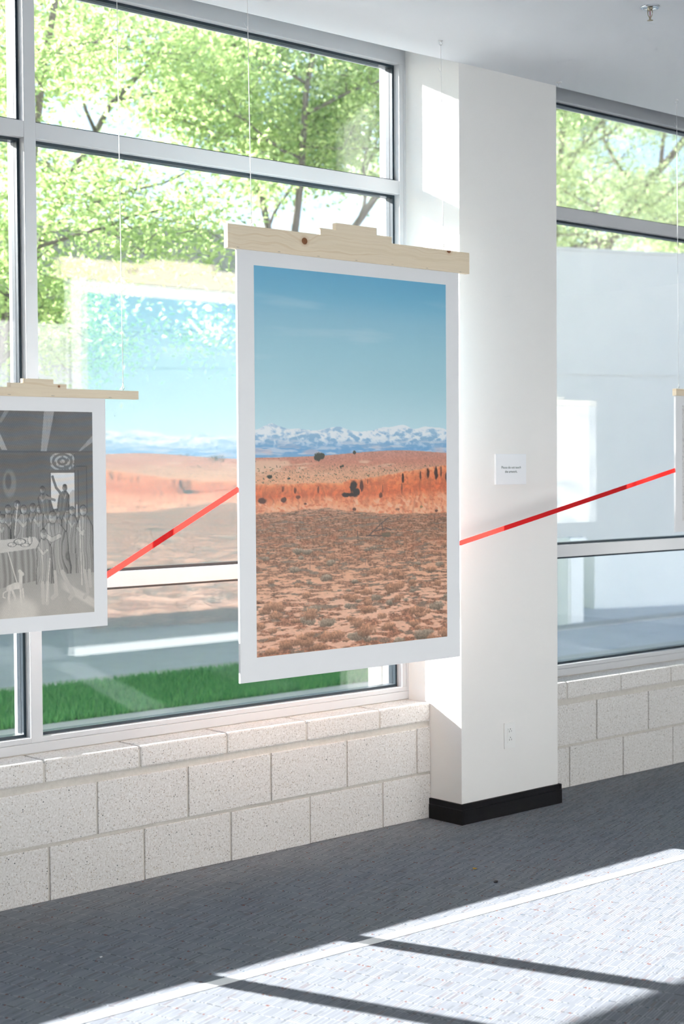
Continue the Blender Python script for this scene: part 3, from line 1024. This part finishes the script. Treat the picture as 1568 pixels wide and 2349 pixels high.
def bar_mesh(x0, x1, z0, z1, b1, b2, h1, h2):
    """stepped bar: b1, b2 = half widths of the lower and upper step; groove cut along the bottom"""
    cx = (x0 + x1) / 2
    prof = [(x0, z0), (x1, z0), (x1, z1), (cx + b1, z1), (cx + b1, z1 + h1), (cx + b2, z1 + h1), (cx + b2, z1 + h1 + h2), (cx - b2, z1 + h1 + h2), (cx - b2, z1 + h1), (cx - b1, z1 + h1), (cx - b1, z1), (x0, z1)]
    c = Vector((cx, (BY0 + BY1) / 2, (z0 + z1) / 2))
    bm = bmesh.new()
    A = [bm.verts.new((x - c.x, BY0 - c.y, z - c.z)) for x, z in prof]
    B = [bm.verts.new((x - c.x, BY1 - c.y, z - c.z)) for x, z in prof]
    bm.faces.new(A)
    bm.faces.new(B[::-1])
    n = len(prof)
    for i in range(n):
        bm.faces.new((A[(i + 1) % n], A[i], B[i], B[(i + 1) % n]))
    bmesh.ops.recalc_face_normals(bm, faces=bm.faces[:])
    bmesh.ops.bevel(bm, geom=bm.edges[:], offset=0.0007, segments=1, affect='EDGES')
    return to_mesh(bm, 'wooden_bar'), c


def artwork(name, label, bar, board, prt, wood, sheet, eyes, spline=True, staples=(), back=True, lean=0.0):
    (x0, x1, z0, z1, b1, b2, h1, h2) = bar
    e = empty(name, ((x0 + x1) / 2, -0.374, board[2]))
    tag(e, label, 'artwork', 'prints hanging in front of the windows')
    me, c = bar_mesh(*bar)
    wb = link('wooden_bar', me, wood, e, c)
    wb['label'] = 'pine hanger bar with stepped top'
    # end of the spline glued in the groove
    if spline:
        box('spline', x0 - 0.0006, x0 + 0.004, -0.3765, -0.3705, z0 - 0.0003, z0 + 0.014, wood, wb)
    for sx in staples:
        box('staple', sx - 0.0055, sx + 0.0055, BY0 - 0.0006, BY0 + 0.001, z0 + 0.004, z0 + 0.0050, M['staple'], wb)
    (bx0, bx1, bz0, bz1) = board
    box('board', bx0, bx1, PY0, PY1, bz0, bz1, M['board'], e, 0.0006)
    (px0, px1, pz0, pz1) = prt
    p = link('print', sheet, None, e, Vector(((px0 + px1) / 2, PY0 - 0.0004, (pz0 + pz1) / 2)))
    p['label'] = 'printed picture inside the white margin'
    if back:
        q = link('print', sheet, None, e, Vector(((px0 + px1) / 2, PY1 + 0.0004, (pz0 + pz1) / 2)))
        q.rotation_euler = (0, 0, math.pi)
    for ex in eyes:
        bz = z1
        ym = (BY0 + BY1) / 2
        n = 14
        pts = [(ex + 0.0048 * math.cos(2 * math.pi * i / n), ym, bz + 0.0085 + 0.0048 * math.sin(2 * math.pi * i / n)) for i in range(n)]
        bm = bmesh.new()
        bm_tube(bm, pts, 0.0011, 6, True)
        bm_tube(bm, [(ex, ym, bz - 0.004), (ex, ym, bz + 0.0036)], 0.0013, 6)
        bmesh.ops.recalc_face_normals(bm, faces=bm.faces[:])
        link('screw_eye', to_mesh(bm, 'screw_eye', True), M['chrome'], e)
        tx = ex + lean
        top = ZC - 0.012
        bm = bmesh.new()
        bm_tube(bm, [(ex, ym, bz + 0.012), (ex * 0.75 + tx * 0.25, ym, bz + (top - bz) * 0.25), (tx, ym, top)], 0.00125, 6)
        # knot above the eye and a short tail
        bm_tube(bm, [(ex - 0.0003, ym, bz + 0.012), (ex, ym, bz + 0.017), (ex, ym, bz + 0.026)], [0.0016, 0.0027, 0.0016], 8)
        bm_tube(bm, [(ex, ym - 0.001, bz + 0.017), (ex - 0.008, ym - 0.004, bz + 0.011), (ex - 0.016, ym - 0.005, bz + 0.0035)], 0.0011, 6)
        # looped knot near the ceiling
        bm_tube(bm, [(tx, ym, 3.10), (tx, ym, 3.106), (tx, ym, 3.113)], [0.0012, 0.0026, 0.0012], 8)
        bm_tube(bm, [(tx, ym, 3.106), (tx - 0.010, ym, 3.113), (tx - 0.016, ym, 3.123)], 0.0008, 5)
        bmesh.ops.recalc_face_normals(bm, faces=bm.faces[:])
        link('string', to_mesh(bm, 'string', True), M['string'], e)
    return e


PW = (0.4425, 1.4275, 0.8435, 2.2615)
sheet1 = print_mesh('desert_print', draw_desert(430, 620), PW[1] - PW[0], PW[3] - PW[2], M['photo'], (199, 201, 203))
wood1 = m_wood('pine_wide', [(-0.262, 0.012, 0.0135, 0.00004), (0.50, 0.043, 0.012, 0.00002)], 3.1)
artwork('hanging_print', 'large white-bordered desert landscape photograph hanging from stepped pine bar',
        (0.3215, 1.5605, 2.314, 2.3995, 0.1835, 0.1045, 0.0252, 0.0265), (0.3665, 1.5025, 0.7555, 2.3205), PW, wood1, sheet1, (0.4385, 1.4225), True,
        [0.3215 + 0.045 + i * 0.19 for i in range(7)], True, -0.011)

P2 = (-0.656, -0.2475, 1.0565, 1.7205)
et = draw_etching(330, 500)
sheet2 = print_mesh('etching_print', et, P2[1] - P2[0], P2[3] - P2[2], M['etching'], (199, 201, 203))
wood2 = m_wood('pine_narrow', [(0.075, 0.021, 0.004, 0.000012)], 8.7)
artwork('hanging_print', 'small grey engraving of a crowded table scene at the left edge of the photo',
        (-0.8385, -0.0650, 1.7665, 1.7950, 0.1037, 0.0545, 0.0145, 0.0145), (-0.7080, -0.1955, 1.0070, 1.7700), P2, wood2, sheet2, (-0.7830, -0.1205), True,
        (-0.56, -0.40, -0.18, -0.70), True, -0.009)
def draw_sketch(nx, ny):
    v, u = np.meshgrid(np.linspace(0, 1, ny), np.linspace(0, 1, nx), indexing='ij')
    img = np.full((ny, nx, 3), 192.0) + 6 * (fbm(u * 4, v * 4, 90, 3) - 0.5)[..., None]
    # loose pencil contours: thin level lines of a warped field, gathered in a few patches
    f = fbm(u * 5, v * 5, 91, 4)
    ln = np.exp(-((np.mod(f * 22, 1) - 0.5) / 0.07) ** 2)
    patch = sst(fbm(u * 3, v * 3, 95, 2), 0.48, 0.62)
    return lay(img, (132, 134, 140), ln * patch * 0.8)


P3 = (3.010, 3.686, 1.266, 1.810)
sheet3 = print_mesh('sketch_print', draw_sketch(170, 150), P3[1] - P3[0], P3[3] - P3[2], M['etching'], (199, 201, 203))
wood3 = m_wood('pine_short', [(0.06, 0.0, 0.004, 0.000012)], 12.7)
artwork('hanging_print', 'white board under a thin pine bar at the far right edge, red ribbon meeting it',
        (2.9560, 3.7400, 1.8545, 1.8870, 0.1080, 0.0560, 0.0145, 0.0145), (2.9600, 3.7360, 1.2150, 1.8600), P3, wood3, sheet3, (2.9900, 3.7060), True,
        (), True, -0.016)


def ribbon(name, label, a, b, wid, sag=0.0):
    a, b = Vector(a), Vector(b)
    n = 16
    bm = bmesh.new()
    d = (b - a).normalized()
    up = Vector((0, 0, 1)) - d * d.z
    up.normalize()
    prev = None
    fr = []
    for i in range(n + 1):
        t = i / n
        p = a.lerp(b, t) - Vector((0, 0, sag * 4 * t * (1 - t)))
        ring = [bm.verts.new(p + up * (wid / 2 * q)) for q in (-1, 1)]
        if prev:
            bm.faces.new((prev[0], ring[0], ring[1], prev[1]))
        prev = ring
    o = link(name, to_mesh(bm, name), M['ribbon'])
    return tag(o, label, 'ribbon', 'red ribbons strung between the prints')


YM = (PY0 + PY1) / 2
ribbon('red_ribbon', 'red ribbon rising from the engraving to the desert photograph', (-0.1975, YM, 1.173), (0.3690, YM, 1.456), 0.0205)
ribbon('red_ribbon', 'red ribbon crossing the pillar from the desert photograph to the right edge', (1.5005, YM, 1.2165), (2.9630, YM, 1.506), 0.0205, 0.001)

# ------------------------------------------------------------------ small things
def text_mesh(body, size, mat, loc, parent):
    cu = bpy.data.curves.new('lettering', 'FONT')
    cu.body = body
    cu.size = size
    cu.align_x = 'CENTER'
    cu.align_y = 'CENTER'
    cu.extrude = 0.0002
    to = bpy.data.objects.new('lettering_source', cu)
    COL.objects.link(to)
    dg = bpy.context.evaluated_depsgraph_get()
    dg.update()
    me = bpy.data.meshes.new_from_object(to.evaluated_get(dg))
    bpy.data.objects.remove(to)
    bpy.data.curves.remove(cu)
    me.materials.clear()
    # stand it up, facing -Y
    me.transform(Matrix.Rotation(math.pi / 2, 4, 'X'))
    me.name = 'lettering'
    return link('lettering', me, mat, parent, loc)


e = empty('wall_sign', (2.016, COLY, 1.4500))
tag(e, 'small white sign about not touching the artwork, on the pillar', 'sign')
box('sign_board', 1.9180, 2.1150, COLY - 0.0105, COLY - 0.0005, 1.4500, 1.5835, M['sign'], e, 0.0006)
text_mesh('Please do not touch', 0.0158, M['ink'], Vector((2.0165, COLY - 0.0108, 1.5245)), e)
text_mesh('the artwork.', 0.0158, M['ink'], Vector((2.0165, COLY - 0.0108, 1.5060)), e)

e = empty('power_outlet', (2.009, COLY, 0.2915))
tag(e, 'white double power outlet low on the pillar', 'outlet')
ox, oz = 2.0090, 0.3480
box('cover_plate', ox - 0.0350, ox + 0.0350, COLY - 0.0055, COLY, oz - 0.0570, oz + 0.0570, M['plastic'], e, 0.0018, 2)
ins = box('insert', ox - 0.0165, ox + 0.0165, COLY - 0.0078, COLY - 0.005, oz - 0.0335, oz + 0.0335, M['plastic'], e, 0.0008)
for s in (-1, 1):
    zc = oz + s * 0.0185
    box('slot', ox - 0.0078, ox - 0.0056, COLY - 0.0081, COLY - 0.007, zc - 0.0042, zc + 0.0042, M['slot'], ins)
    box('slot', ox + 0.0056, ox + 0.0078, COLY - 0.0081, COLY - 0.007, zc - 0.0036, zc + 0.0036, M['slot'], ins)
    bm = bmesh.new()
    bm_lathe(bm, [(0.0024, 0), (0.0024, 0.0011)], 12)
    bmesh.ops.rotate(bm, verts=bm.verts[:], cent=(0, 0, 0), matrix=Matrix.Rotation(math.pi / 2, 3, 'X'))
    link('ground_hole', to_mesh(bm, 'ground_hole'), M['slot'], ins, Vector((ox, COLY - 0.0071, zc + 0.0098)))
    bm = bmesh.new()
    bm_lathe(bm, [(0.0028, 0), (0.0024, 0.0008)], 12)
    bmesh.ops.rotate(bm, verts=bm.verts[:], cent=(0, 0, 0), matrix=Matrix.Rotation(math.pi / 2, 3, 'X'))
    link('screw', to_mesh(bm, 'screw'), M['plastic'], e, Vector((ox, COLY - 0.0054, oz + s * 0.0475)))
for dx in (-0.0055, 0.0055):
    box('test_button', ox + dx - 0.0038, ox + dx + 0.0038, COLY - 0.0088, COLY - 0.007, oz - 0.0028, oz + 0.0028, M['plastic'], ins, 0.0004)
box('status_light', ox - 0.0135, ox - 0.0115, COLY - 0.0082, COLY - 0.007, oz + 0.027, oz + 0.029, M['slot'], ins)

# sprinkler head on the ceiling
sx, sy = 1.671, -1.206
e = empty('fire_sprinkler', (sx, sy, ZC))
tag(e, 'chrome fire sprinkler head with red bulb on the ceiling', 'sprinkler')


def lathe(name, prof, mat, parent, loc, n=24, smooth=True):
    bm = bmesh.new()
    bm_lathe(bm, prof, n)
    bmesh.ops.recalc_face_normals(bm, faces=bm.faces[:])
    o = link(name, to_mesh(bm, name, smooth), mat, parent, Vector(loc))
    return o


lathe('escutcheon', [(0.0365, 0.0), (0.0365, -0.002), (0.034, -0.0045), (0.029, -0.0055), (0.024, -0.0035), (0.016, -0.002), (0.004, -0.002)], M['chrome'], e, (sx, sy, ZC), 32)
lathe('body', [(0.010, -0.001), (0.010, -0.008), (0.0085, -0.009), (0.0085, -0.013), (0.004, -0.015)], M['brass'], e, (sx, sy, ZC))
for s in (-1, 1):
    ca, sa = math.cos(0.75), -math.sin(0.75)
    pts = [(s * a, z) for a, z in ((0.0078, -0.011), (0.0085, -0.020), (0.0078, -0.029), (0.0045, -0.036), (0.0012, -0.040))]
    tube('frame_arm', [(sx + a * ca, sy + a * sa, ZC + z) for a, z in pts], [0.0019, 0.0017, 0.0016, 0.0017, 0.002], M['brass'], e, 8)
lathe('glass_bulb', [(0.0006, -0.013), (0.0014, -0.015), (0.0016, -0.022), (0.0014, -0.031), (0.0006, -0.034)], M['bulb'], e, (sx, sy, ZC), 12)
lathe('stem', [(0.002, -0.034), (0.0042, -0.037), (0.0036, -0.047), (0.0030, -0.050)], M['brass'], e, (sx, sy, ZC), 12)
lathe('deflector', [(0.003, -0.0490), (0.0112, -0.0494), (0.0114, -0.0502), (0.003, -0.0510)], M['brass'], e, (sx, sy, ZC), 24)


def ceiling_hook(x, y, label, r=0.0075):
    e = empty('ceiling_hook', (x, y, ZC))
    tag(e, label, 'hook', 'ceiling hooks by the window wall')
    lathe('base_plate', [(r, 0.0), (r * 0.96, -0.0015), (r * 0.5, -0.0030), (0.003, -0.0036)], M['plastic'], e, (x, y, ZC), 20)
    n = 16
    pts = [(x + 0.0062 * math.sin(t) * 0.8, y - 0.0062 * math.sin(t) * 0.6, ZC - 0.0105 + 0.0068 * math.cos(t)) for t in [0.25 + i * (5.4 / n) for i in range(n + 1)]]
    tube('hook_ring', pts, 0.0012, M['chrome'], e, 6)


ceiling_hook(2.296, -0.236, 'small bare ceiling hook at the right corner of the pillar', 0.015)
for hx, hl in ((0.4275, 'ceiling hook holding the left string of the desert photograph'), (1.4115, 'ceiling hook holding the right string of the desert photograph'),
               (-0.1295, 'ceiling hook holding the right string of the engraving'), (2.974, 'ceiling hook holding the string at the far right edge')):
    ceiling_hook(hx, (BY0 + BY1) / 2, hl)

# white tape line on the carpet
a, b = Vector((-3.0, -1.055, 0)), Vector((5.2, -1.232, 0))
d = (b - a).normalized()
nrm = Vector((-d.y, d.x, 0)) * 0.024
bm = bmesh.new()
lo = [bm.verts.new(p + Vector((0, 0, 0.0002))) for p in (a - nrm, b - nrm, b + nrm, a + nrm)]
hi = [bm.verts.new(p + Vector((0, 0, 0.0014))) for p in (a - nrm, b - nrm, b + nrm, a + nrm)]
bm.faces.new(hi)
bm.faces.new(lo[::-1])
for i in range(4):
    bm.faces.new((lo[i], lo[(i + 1) % 4], hi[(i + 1) % 4], hi[i]))
tag(link('floor_tape', to_mesh(bm, 'floor_tape'), M['tape']), 'straight white tape line stuck along the carpet', 'tape')


def scrap(name, label, x, y, pts, hgt, mat, cat='debris'):
    bm = bmesh.new()
    n = len(pts)
    up_ = [bm.verts.new((x + px, y + py, 0.0015 + hgt * (0.4 + 0.6 * math.sin(i * 1.9) ** 2))) for i, (px, py) in enumerate(pts)]
    dn = [bm.verts.new((v.co.x, v.co.y, v.co.z - 0.0012)) for v in up_]
    bm.faces.new(up_)
    bm.faces.new(dn[::-1])
    for i in range(n):
        bm.faces.new((dn[i], dn[(i + 1) % n], up_[(i + 1) % n], up_[i]))
    bmesh.ops.recalc_face_normals(bm, faces=bm.faces[:])
    tag(link(name, to_mesh(bm, name), mat), label, cat)


scrap('dry_leaf', 'tiny orange leaf scrap on the shaded carpet', 1.210, -0.732, [(-0.008, -0.004), (0.002, -0.009), (0.010, -0.003), (0.006, 0.007), (-0.004, 0.008)], 0.004, M['leaf_yellow'], 'leaf')
scrap('dry_leaf', 'tiny dark curled leaf on the carpet near the sunlit edge', 1.131, -0.914, [(-0.014, -0.002), (-0.004, -0.006), (0.006, -0.004), (0.013, 0.004), (0.002, 0.004), (-0.008, 0.005)], 0.005, M['leaf_dark'], 'leaf')
scrap('paper_crumb', 'tiny white crumb on the shaded carpet at lower left', -0.425, -0.671, [(-0.0035, -0.003), (0.003, -0.0035), (0.004, 0.003), (-0.003, 0.0035)], 0.003, M['tape'], 'crumb')

# ------------------------------------------------------------------ outside
ZG = -0.25
struct(box('ground_pavement', -30, 60, 0.30, 4.66, ZG - 0.2, ZG, M['concrete']))
struct(box('ground_lawn_soil', -30, 6.3, 4.66, 6.12, ZG - 0.2, ZG - 0.005, M['soil']))
struct(box('ground_crossing', 6.3, 60, 4.66, 6.12, ZG - 0.2, ZG, M['asphalt']))
struct(box('ground_kerb', -30, 60, 6.12, 6.42, ZG - 0.2, ZG + 0.01, M['concrete']))
struct(box('ground_street', -60, 120, 6.42, 120, ZG - 0.3, ZG - 0.06, M['asphalt']))
# building shell under the windows, seen from outside
struct(box('wall_outside', RX0, RX1, 0.2805, 0.33, ZG, 0.49, M['facade_band']))
b_ = bmesh.new()
bm_box(b_, 1.672, 2.40, 0.3305, 0.365, ZG, 0.80)
bmesh.ops.bevel(b_, geom=b_.edges[:], offset=0.008, segments=2, affect='EDGES')
tag(link('stone_pier', to_mesh(b_, 'stone_pier'), M['facade_band']), 'white sunlit stone pier just outside the left window', 'pier')
# added behind the room, seen only in reflections: paving, pale building bouncing sunlight indoors
struct(box('ground_courtyard', -40, 45, -45, RY0 - 0.15, ZG - 0.2, ZG, M['concrete']))
struct(box('wall_bounce', -30, 36, -26.4, -26, ZG, 9.0, M['bounce_wall']))

# grass blades
def grass(x0, x1, y0, y1, n):
    rs = np.random.default_rng(3)
    bx = rs.uniform(x0, x1, n)
    by = rs.uniform(y0, y1, n)
    h = rs.uniform(0.035, 0.085, n)
    wd = rs.uniform(0.004, 0.008, n)
    an = rs.uniform(0, np.pi, n)
    lx = rs.normal(0, 0.022, n)
    ly = rs.normal(0, 0.022, n)
    z0 = np.full(n, ZG - 0.006)
    v0 = np.stack([bx - wd * np.cos(an), by - wd * np.sin(an), z0], -1)
    v1 = np.stack([bx + wd * np.cos(an), by + wd * np.sin(an), z0], -1)
    v2 = np.stack([bx + lx, by + ly, z0 + h], -1)
    co = np.stack([v0, v1, v2], 1).reshape(-1, 3)
    return fast_mesh('grass', co, np.arange(3 * n).reshape(n, 3))


def fast_mesh(name, co, faces):
    me = bpy.data.meshes.new(name)
    k = faces.shape[1]
    me.vertices.add(len(co))
    me.vertices.foreach_set('co', co.astype(np.float32).ravel())
    me.loops.add(faces.size)
    me.loops.foreach_set('vertex_index', faces.astype(np.int32).ravel())
    me.polygons.add(len(faces))
    me.polygons.foreach_set('loop_start', np.arange(0, faces.size, k, dtype=np.int32))
    me.update(calc_edges=True)
    return me


go = link('lawn_grass', grass(0.5, 6.3, 4.66, 6.12, 50000), M['grass'])
tag(go, 'strip of green lawn between pavement and kerb outside the left window', 'grass', kind='stuff')


def tree(name, label, base, height, spread, seed, nleaf, lsize, leafmat, trunk_r=0.13, first=1.6, group='trees outside the windows', droop=0.0):
    rs = random.Random(seed)
    ns = np.random.default_rng(seed)
    e = empty(name, base)
    tag(e, label, 'tree', group)
    bm = bmesh.new()
    tips = []

    def grow(p, d, L, r, lvl):
        pts, rad = [p.copy()], [r]
        q = p.copy()
        dd = d.copy()
        steps = 5
        for i in range(steps):
            dd = (dd + Vector((rs.gauss(0, 0.16), rs.gauss(0, 0.16), rs.gauss(0.02, 0.10)))).normalized()
            q = q + dd * (L / steps)
            pts.append(q.copy())
            rad.append(max(0.004, r * (1 - 0.62 * (i + 1) / steps)))
        bm_tube(bm, pts, rad, 7 if lvl < 2 else 5)
        if lvl >= 3:
            tips.extend(pts[1:])
            return
        if lvl == 2:
            tips.extend(pts[3:])
        k = 7 if lvl == 0 else (5 if lvl == 1 else 4)
        for i in range(k):
            t = 0.30 + 0.70 * (i + rs.random() * 0.7) / k
            j = min(steps - 1, int(t * steps))
            f = t * steps - j
            o = pts[j].lerp(pts[j + 1], min(1, f))
            az = i * 2.4 + rs.random() * 1.1 + lvl
            dirn = pts[j + 1] - pts[j]
            dirn.normalize()
            out = Vector((math.cos(az), math.sin(az), rs.uniform(-0.15, 0.45) - droop))
            nd = (dirn * (0.45 if lvl else 0.35) + out * 0.85).normalized()
            grow(o, nd, L * rs.uniform(0.48, 0.66) * (spread if lvl == 0 else 1.0), rad[j] * rs.uniform(0.42, 0.6), lvl + 1)
    b = Vector(base)
    # trunk: straight lower part, then a leader that forks
    tr = [b, b + Vector((0.04, 0.02, first * 0.5)), b + Vector((0.02, -0.04, first))]
    bm_tube(bm, tr, [trunk_r * 1.25, trunk_r * 1.05, trunk_r], 10)
    for i in range(3):
        az = seed + i * 2.1
        grow(tr[-1], Vector((0.42 * math.cos(az), 0.42 * math.sin(az), 1)).normalized(), (height - first) * rs.uniform(0.8, 1.0), trunk_r * 0.72, 0)
    bmesh.ops.recalc_face_normals(bm, faces=bm.faces[:])
    link('branches', to_mesh(bm, 'branches', True), M['bark'], e)
    T = np.array([list(t) for t in tips])
    pick = T[ns.integers(0, len(T), nleaf)]
    c = pick + ns.normal(0, 0.18, (nleaf, 3)) * [1, 1, 0.8]
    a = ns.normal(0, 1, (nleaf, 3))
    a[:, 2] = a[:, 2] * 0.6 - 0.3
    a /= np.linalg.norm(a, axis=1, keepdims=True)
    bb = np.cross(a, ns.normal(0, 1, (nleaf, 3)))
    bb /= np.linalg.norm(bb, axis=1, keepdims=True)
    L = ns.uniform(0.6, 1.3, (nleaf, 1)) * lsize
    Wd = L * ns.uniform(0.32, 0.5, (nleaf, 1))
    v0 = c - a * L * 0.5
    v1 = c + bb * Wd * 0.5
    v2 = c + a * L * 0.5
    v3 = c - bb * Wd * 0.5
    co = np.stack([v0, v1, v2, v3], 1).reshape(-1, 3)
    f = link('foliage', fast_mesh('foliage', co, np.arange(4 * nleaf).reshape(nleaf, 4)), leafmat, e)
    f['kind'] = 'stuff'
    return e


tree('locust_tree', 'yellow-green leafy tree seen through the left part of the left window', (3.4, 7.4, ZG), 7.4, 0.5, 3, 66000, 0.07, M['leaves'], 0.08, 1.2, droop=0.3)
tree('locust_tree', 'bright leafy tree in the middle of the left window behind the string', (7.2, 7.5, ZG), 7.6, 0.55, 8, 66000, 0.07, M['leaves'], 0.065, 3.1, droop=-0.05)
tree('street_tree', 'pale grey-green tree behind the far wall, left half of the right window', (19.0, 14.2, ZG), 9.6, 0.8, 21, 95000, 0.075, M['leaves_far'], 0.18, 3.0)
tree('street_tree', 'pale grey-green tree behind the far wall at the right edge', (25.2, 14.6, ZG), 7.2, 0.7, 27, 50000, 0.075, M['leaves_far'], 0.18, 3.0)

# the long pale building across the street
b0 = Vector((13.075, 8.04, ZG))
dv = Vector((0.937, -0.35, 0)).normalized()
nv = Vector((0.35, 0.937, 0)).normalized()
e = empty('far_building', b0)
tag(e, 'long pale rendered building across the street with a flat top edge', 'building')


def slab(name, s0, s1, n0, n1, z0, z1, mat, parent):
    bm = bmesh.new()
    bm_box(bm, s0, s1, n0, n1, z0, z1)
    me = to_mesh(bm, name)
    me.transform(Matrix(((dv.x, nv.x, 0, b0.x), (dv.y, nv.y, 0, b0.y), (0, 0, 1, 0), (0, 0, 0, 1))))
    bm = bmesh.new()
    bm.from_mesh(me)
    bmesh.ops.recalc_face_normals(bm, faces=bm.faces[:])
    bm.to_mesh(me)
    bm.free()
    return link(name, me, mat, parent)


for (s0, s1, fm) in ((-30, -4.2, 'facade_grey'), (-4.2, 14, 'facade')):  # left end runs on out of view, lengthened to shade the ground outside
    slab('lower_wall', s0, s1, 0.0, 0.4, ZG - 0.1, 2.655, M[fm], e)
    slab('upper_wall', s0, s1, 0.0, 0.4, 2.685, 4.27, M[fm], e)
    slab('joint_strip', s0, s1, 0.02, 0.35, 2.655, 2.685, M[fm], e)
slab('parapet', -30, 14, -0.02, 0.42, 4.27, 4.305, M['facade'], e)
e2 = slab('low_wall', -0.45, 12, -0.35, -0.05, ZG - 0.06, 0.42, M['facade_band'], None)
tag(e2, 'low white wall at the foot of the far building in the right window', 'wall')
# white concrete post by the street
pb = Vector((10.66, 6.70, ZG))
e3 = empty('concrete_post', pb)
tag(e3, 'stubby white concrete post beside the street, left in the right window', 'post')
b_ = bmesh.new()
bm_box(b_, pb.x - 0.13, pb.x + 0.13, pb.y - 0.1, pb.y + 0.1, ZG - 0.06, 0.62)
bmesh.ops.bevel(b_, geom=b_.edges[:], offset=0.02, segments=2, affect='EDGES')
link('shaft', to_mesh(b_, 'shaft'), M['facade_band'], e3)
b_ = bmesh.new()
bm_box(b_, pb.x - 0.16, pb.x + 0.16, pb.y - 0.13, pb.y + 0.13, 0.62, 0.70)
bmesh.ops.bevel(b_, geom=b_.edges[:], offset=0.02, segments=2, affect='EDGES')
link('cap', to_mesh(b_, 'cap'), M['facade_band'], e3)
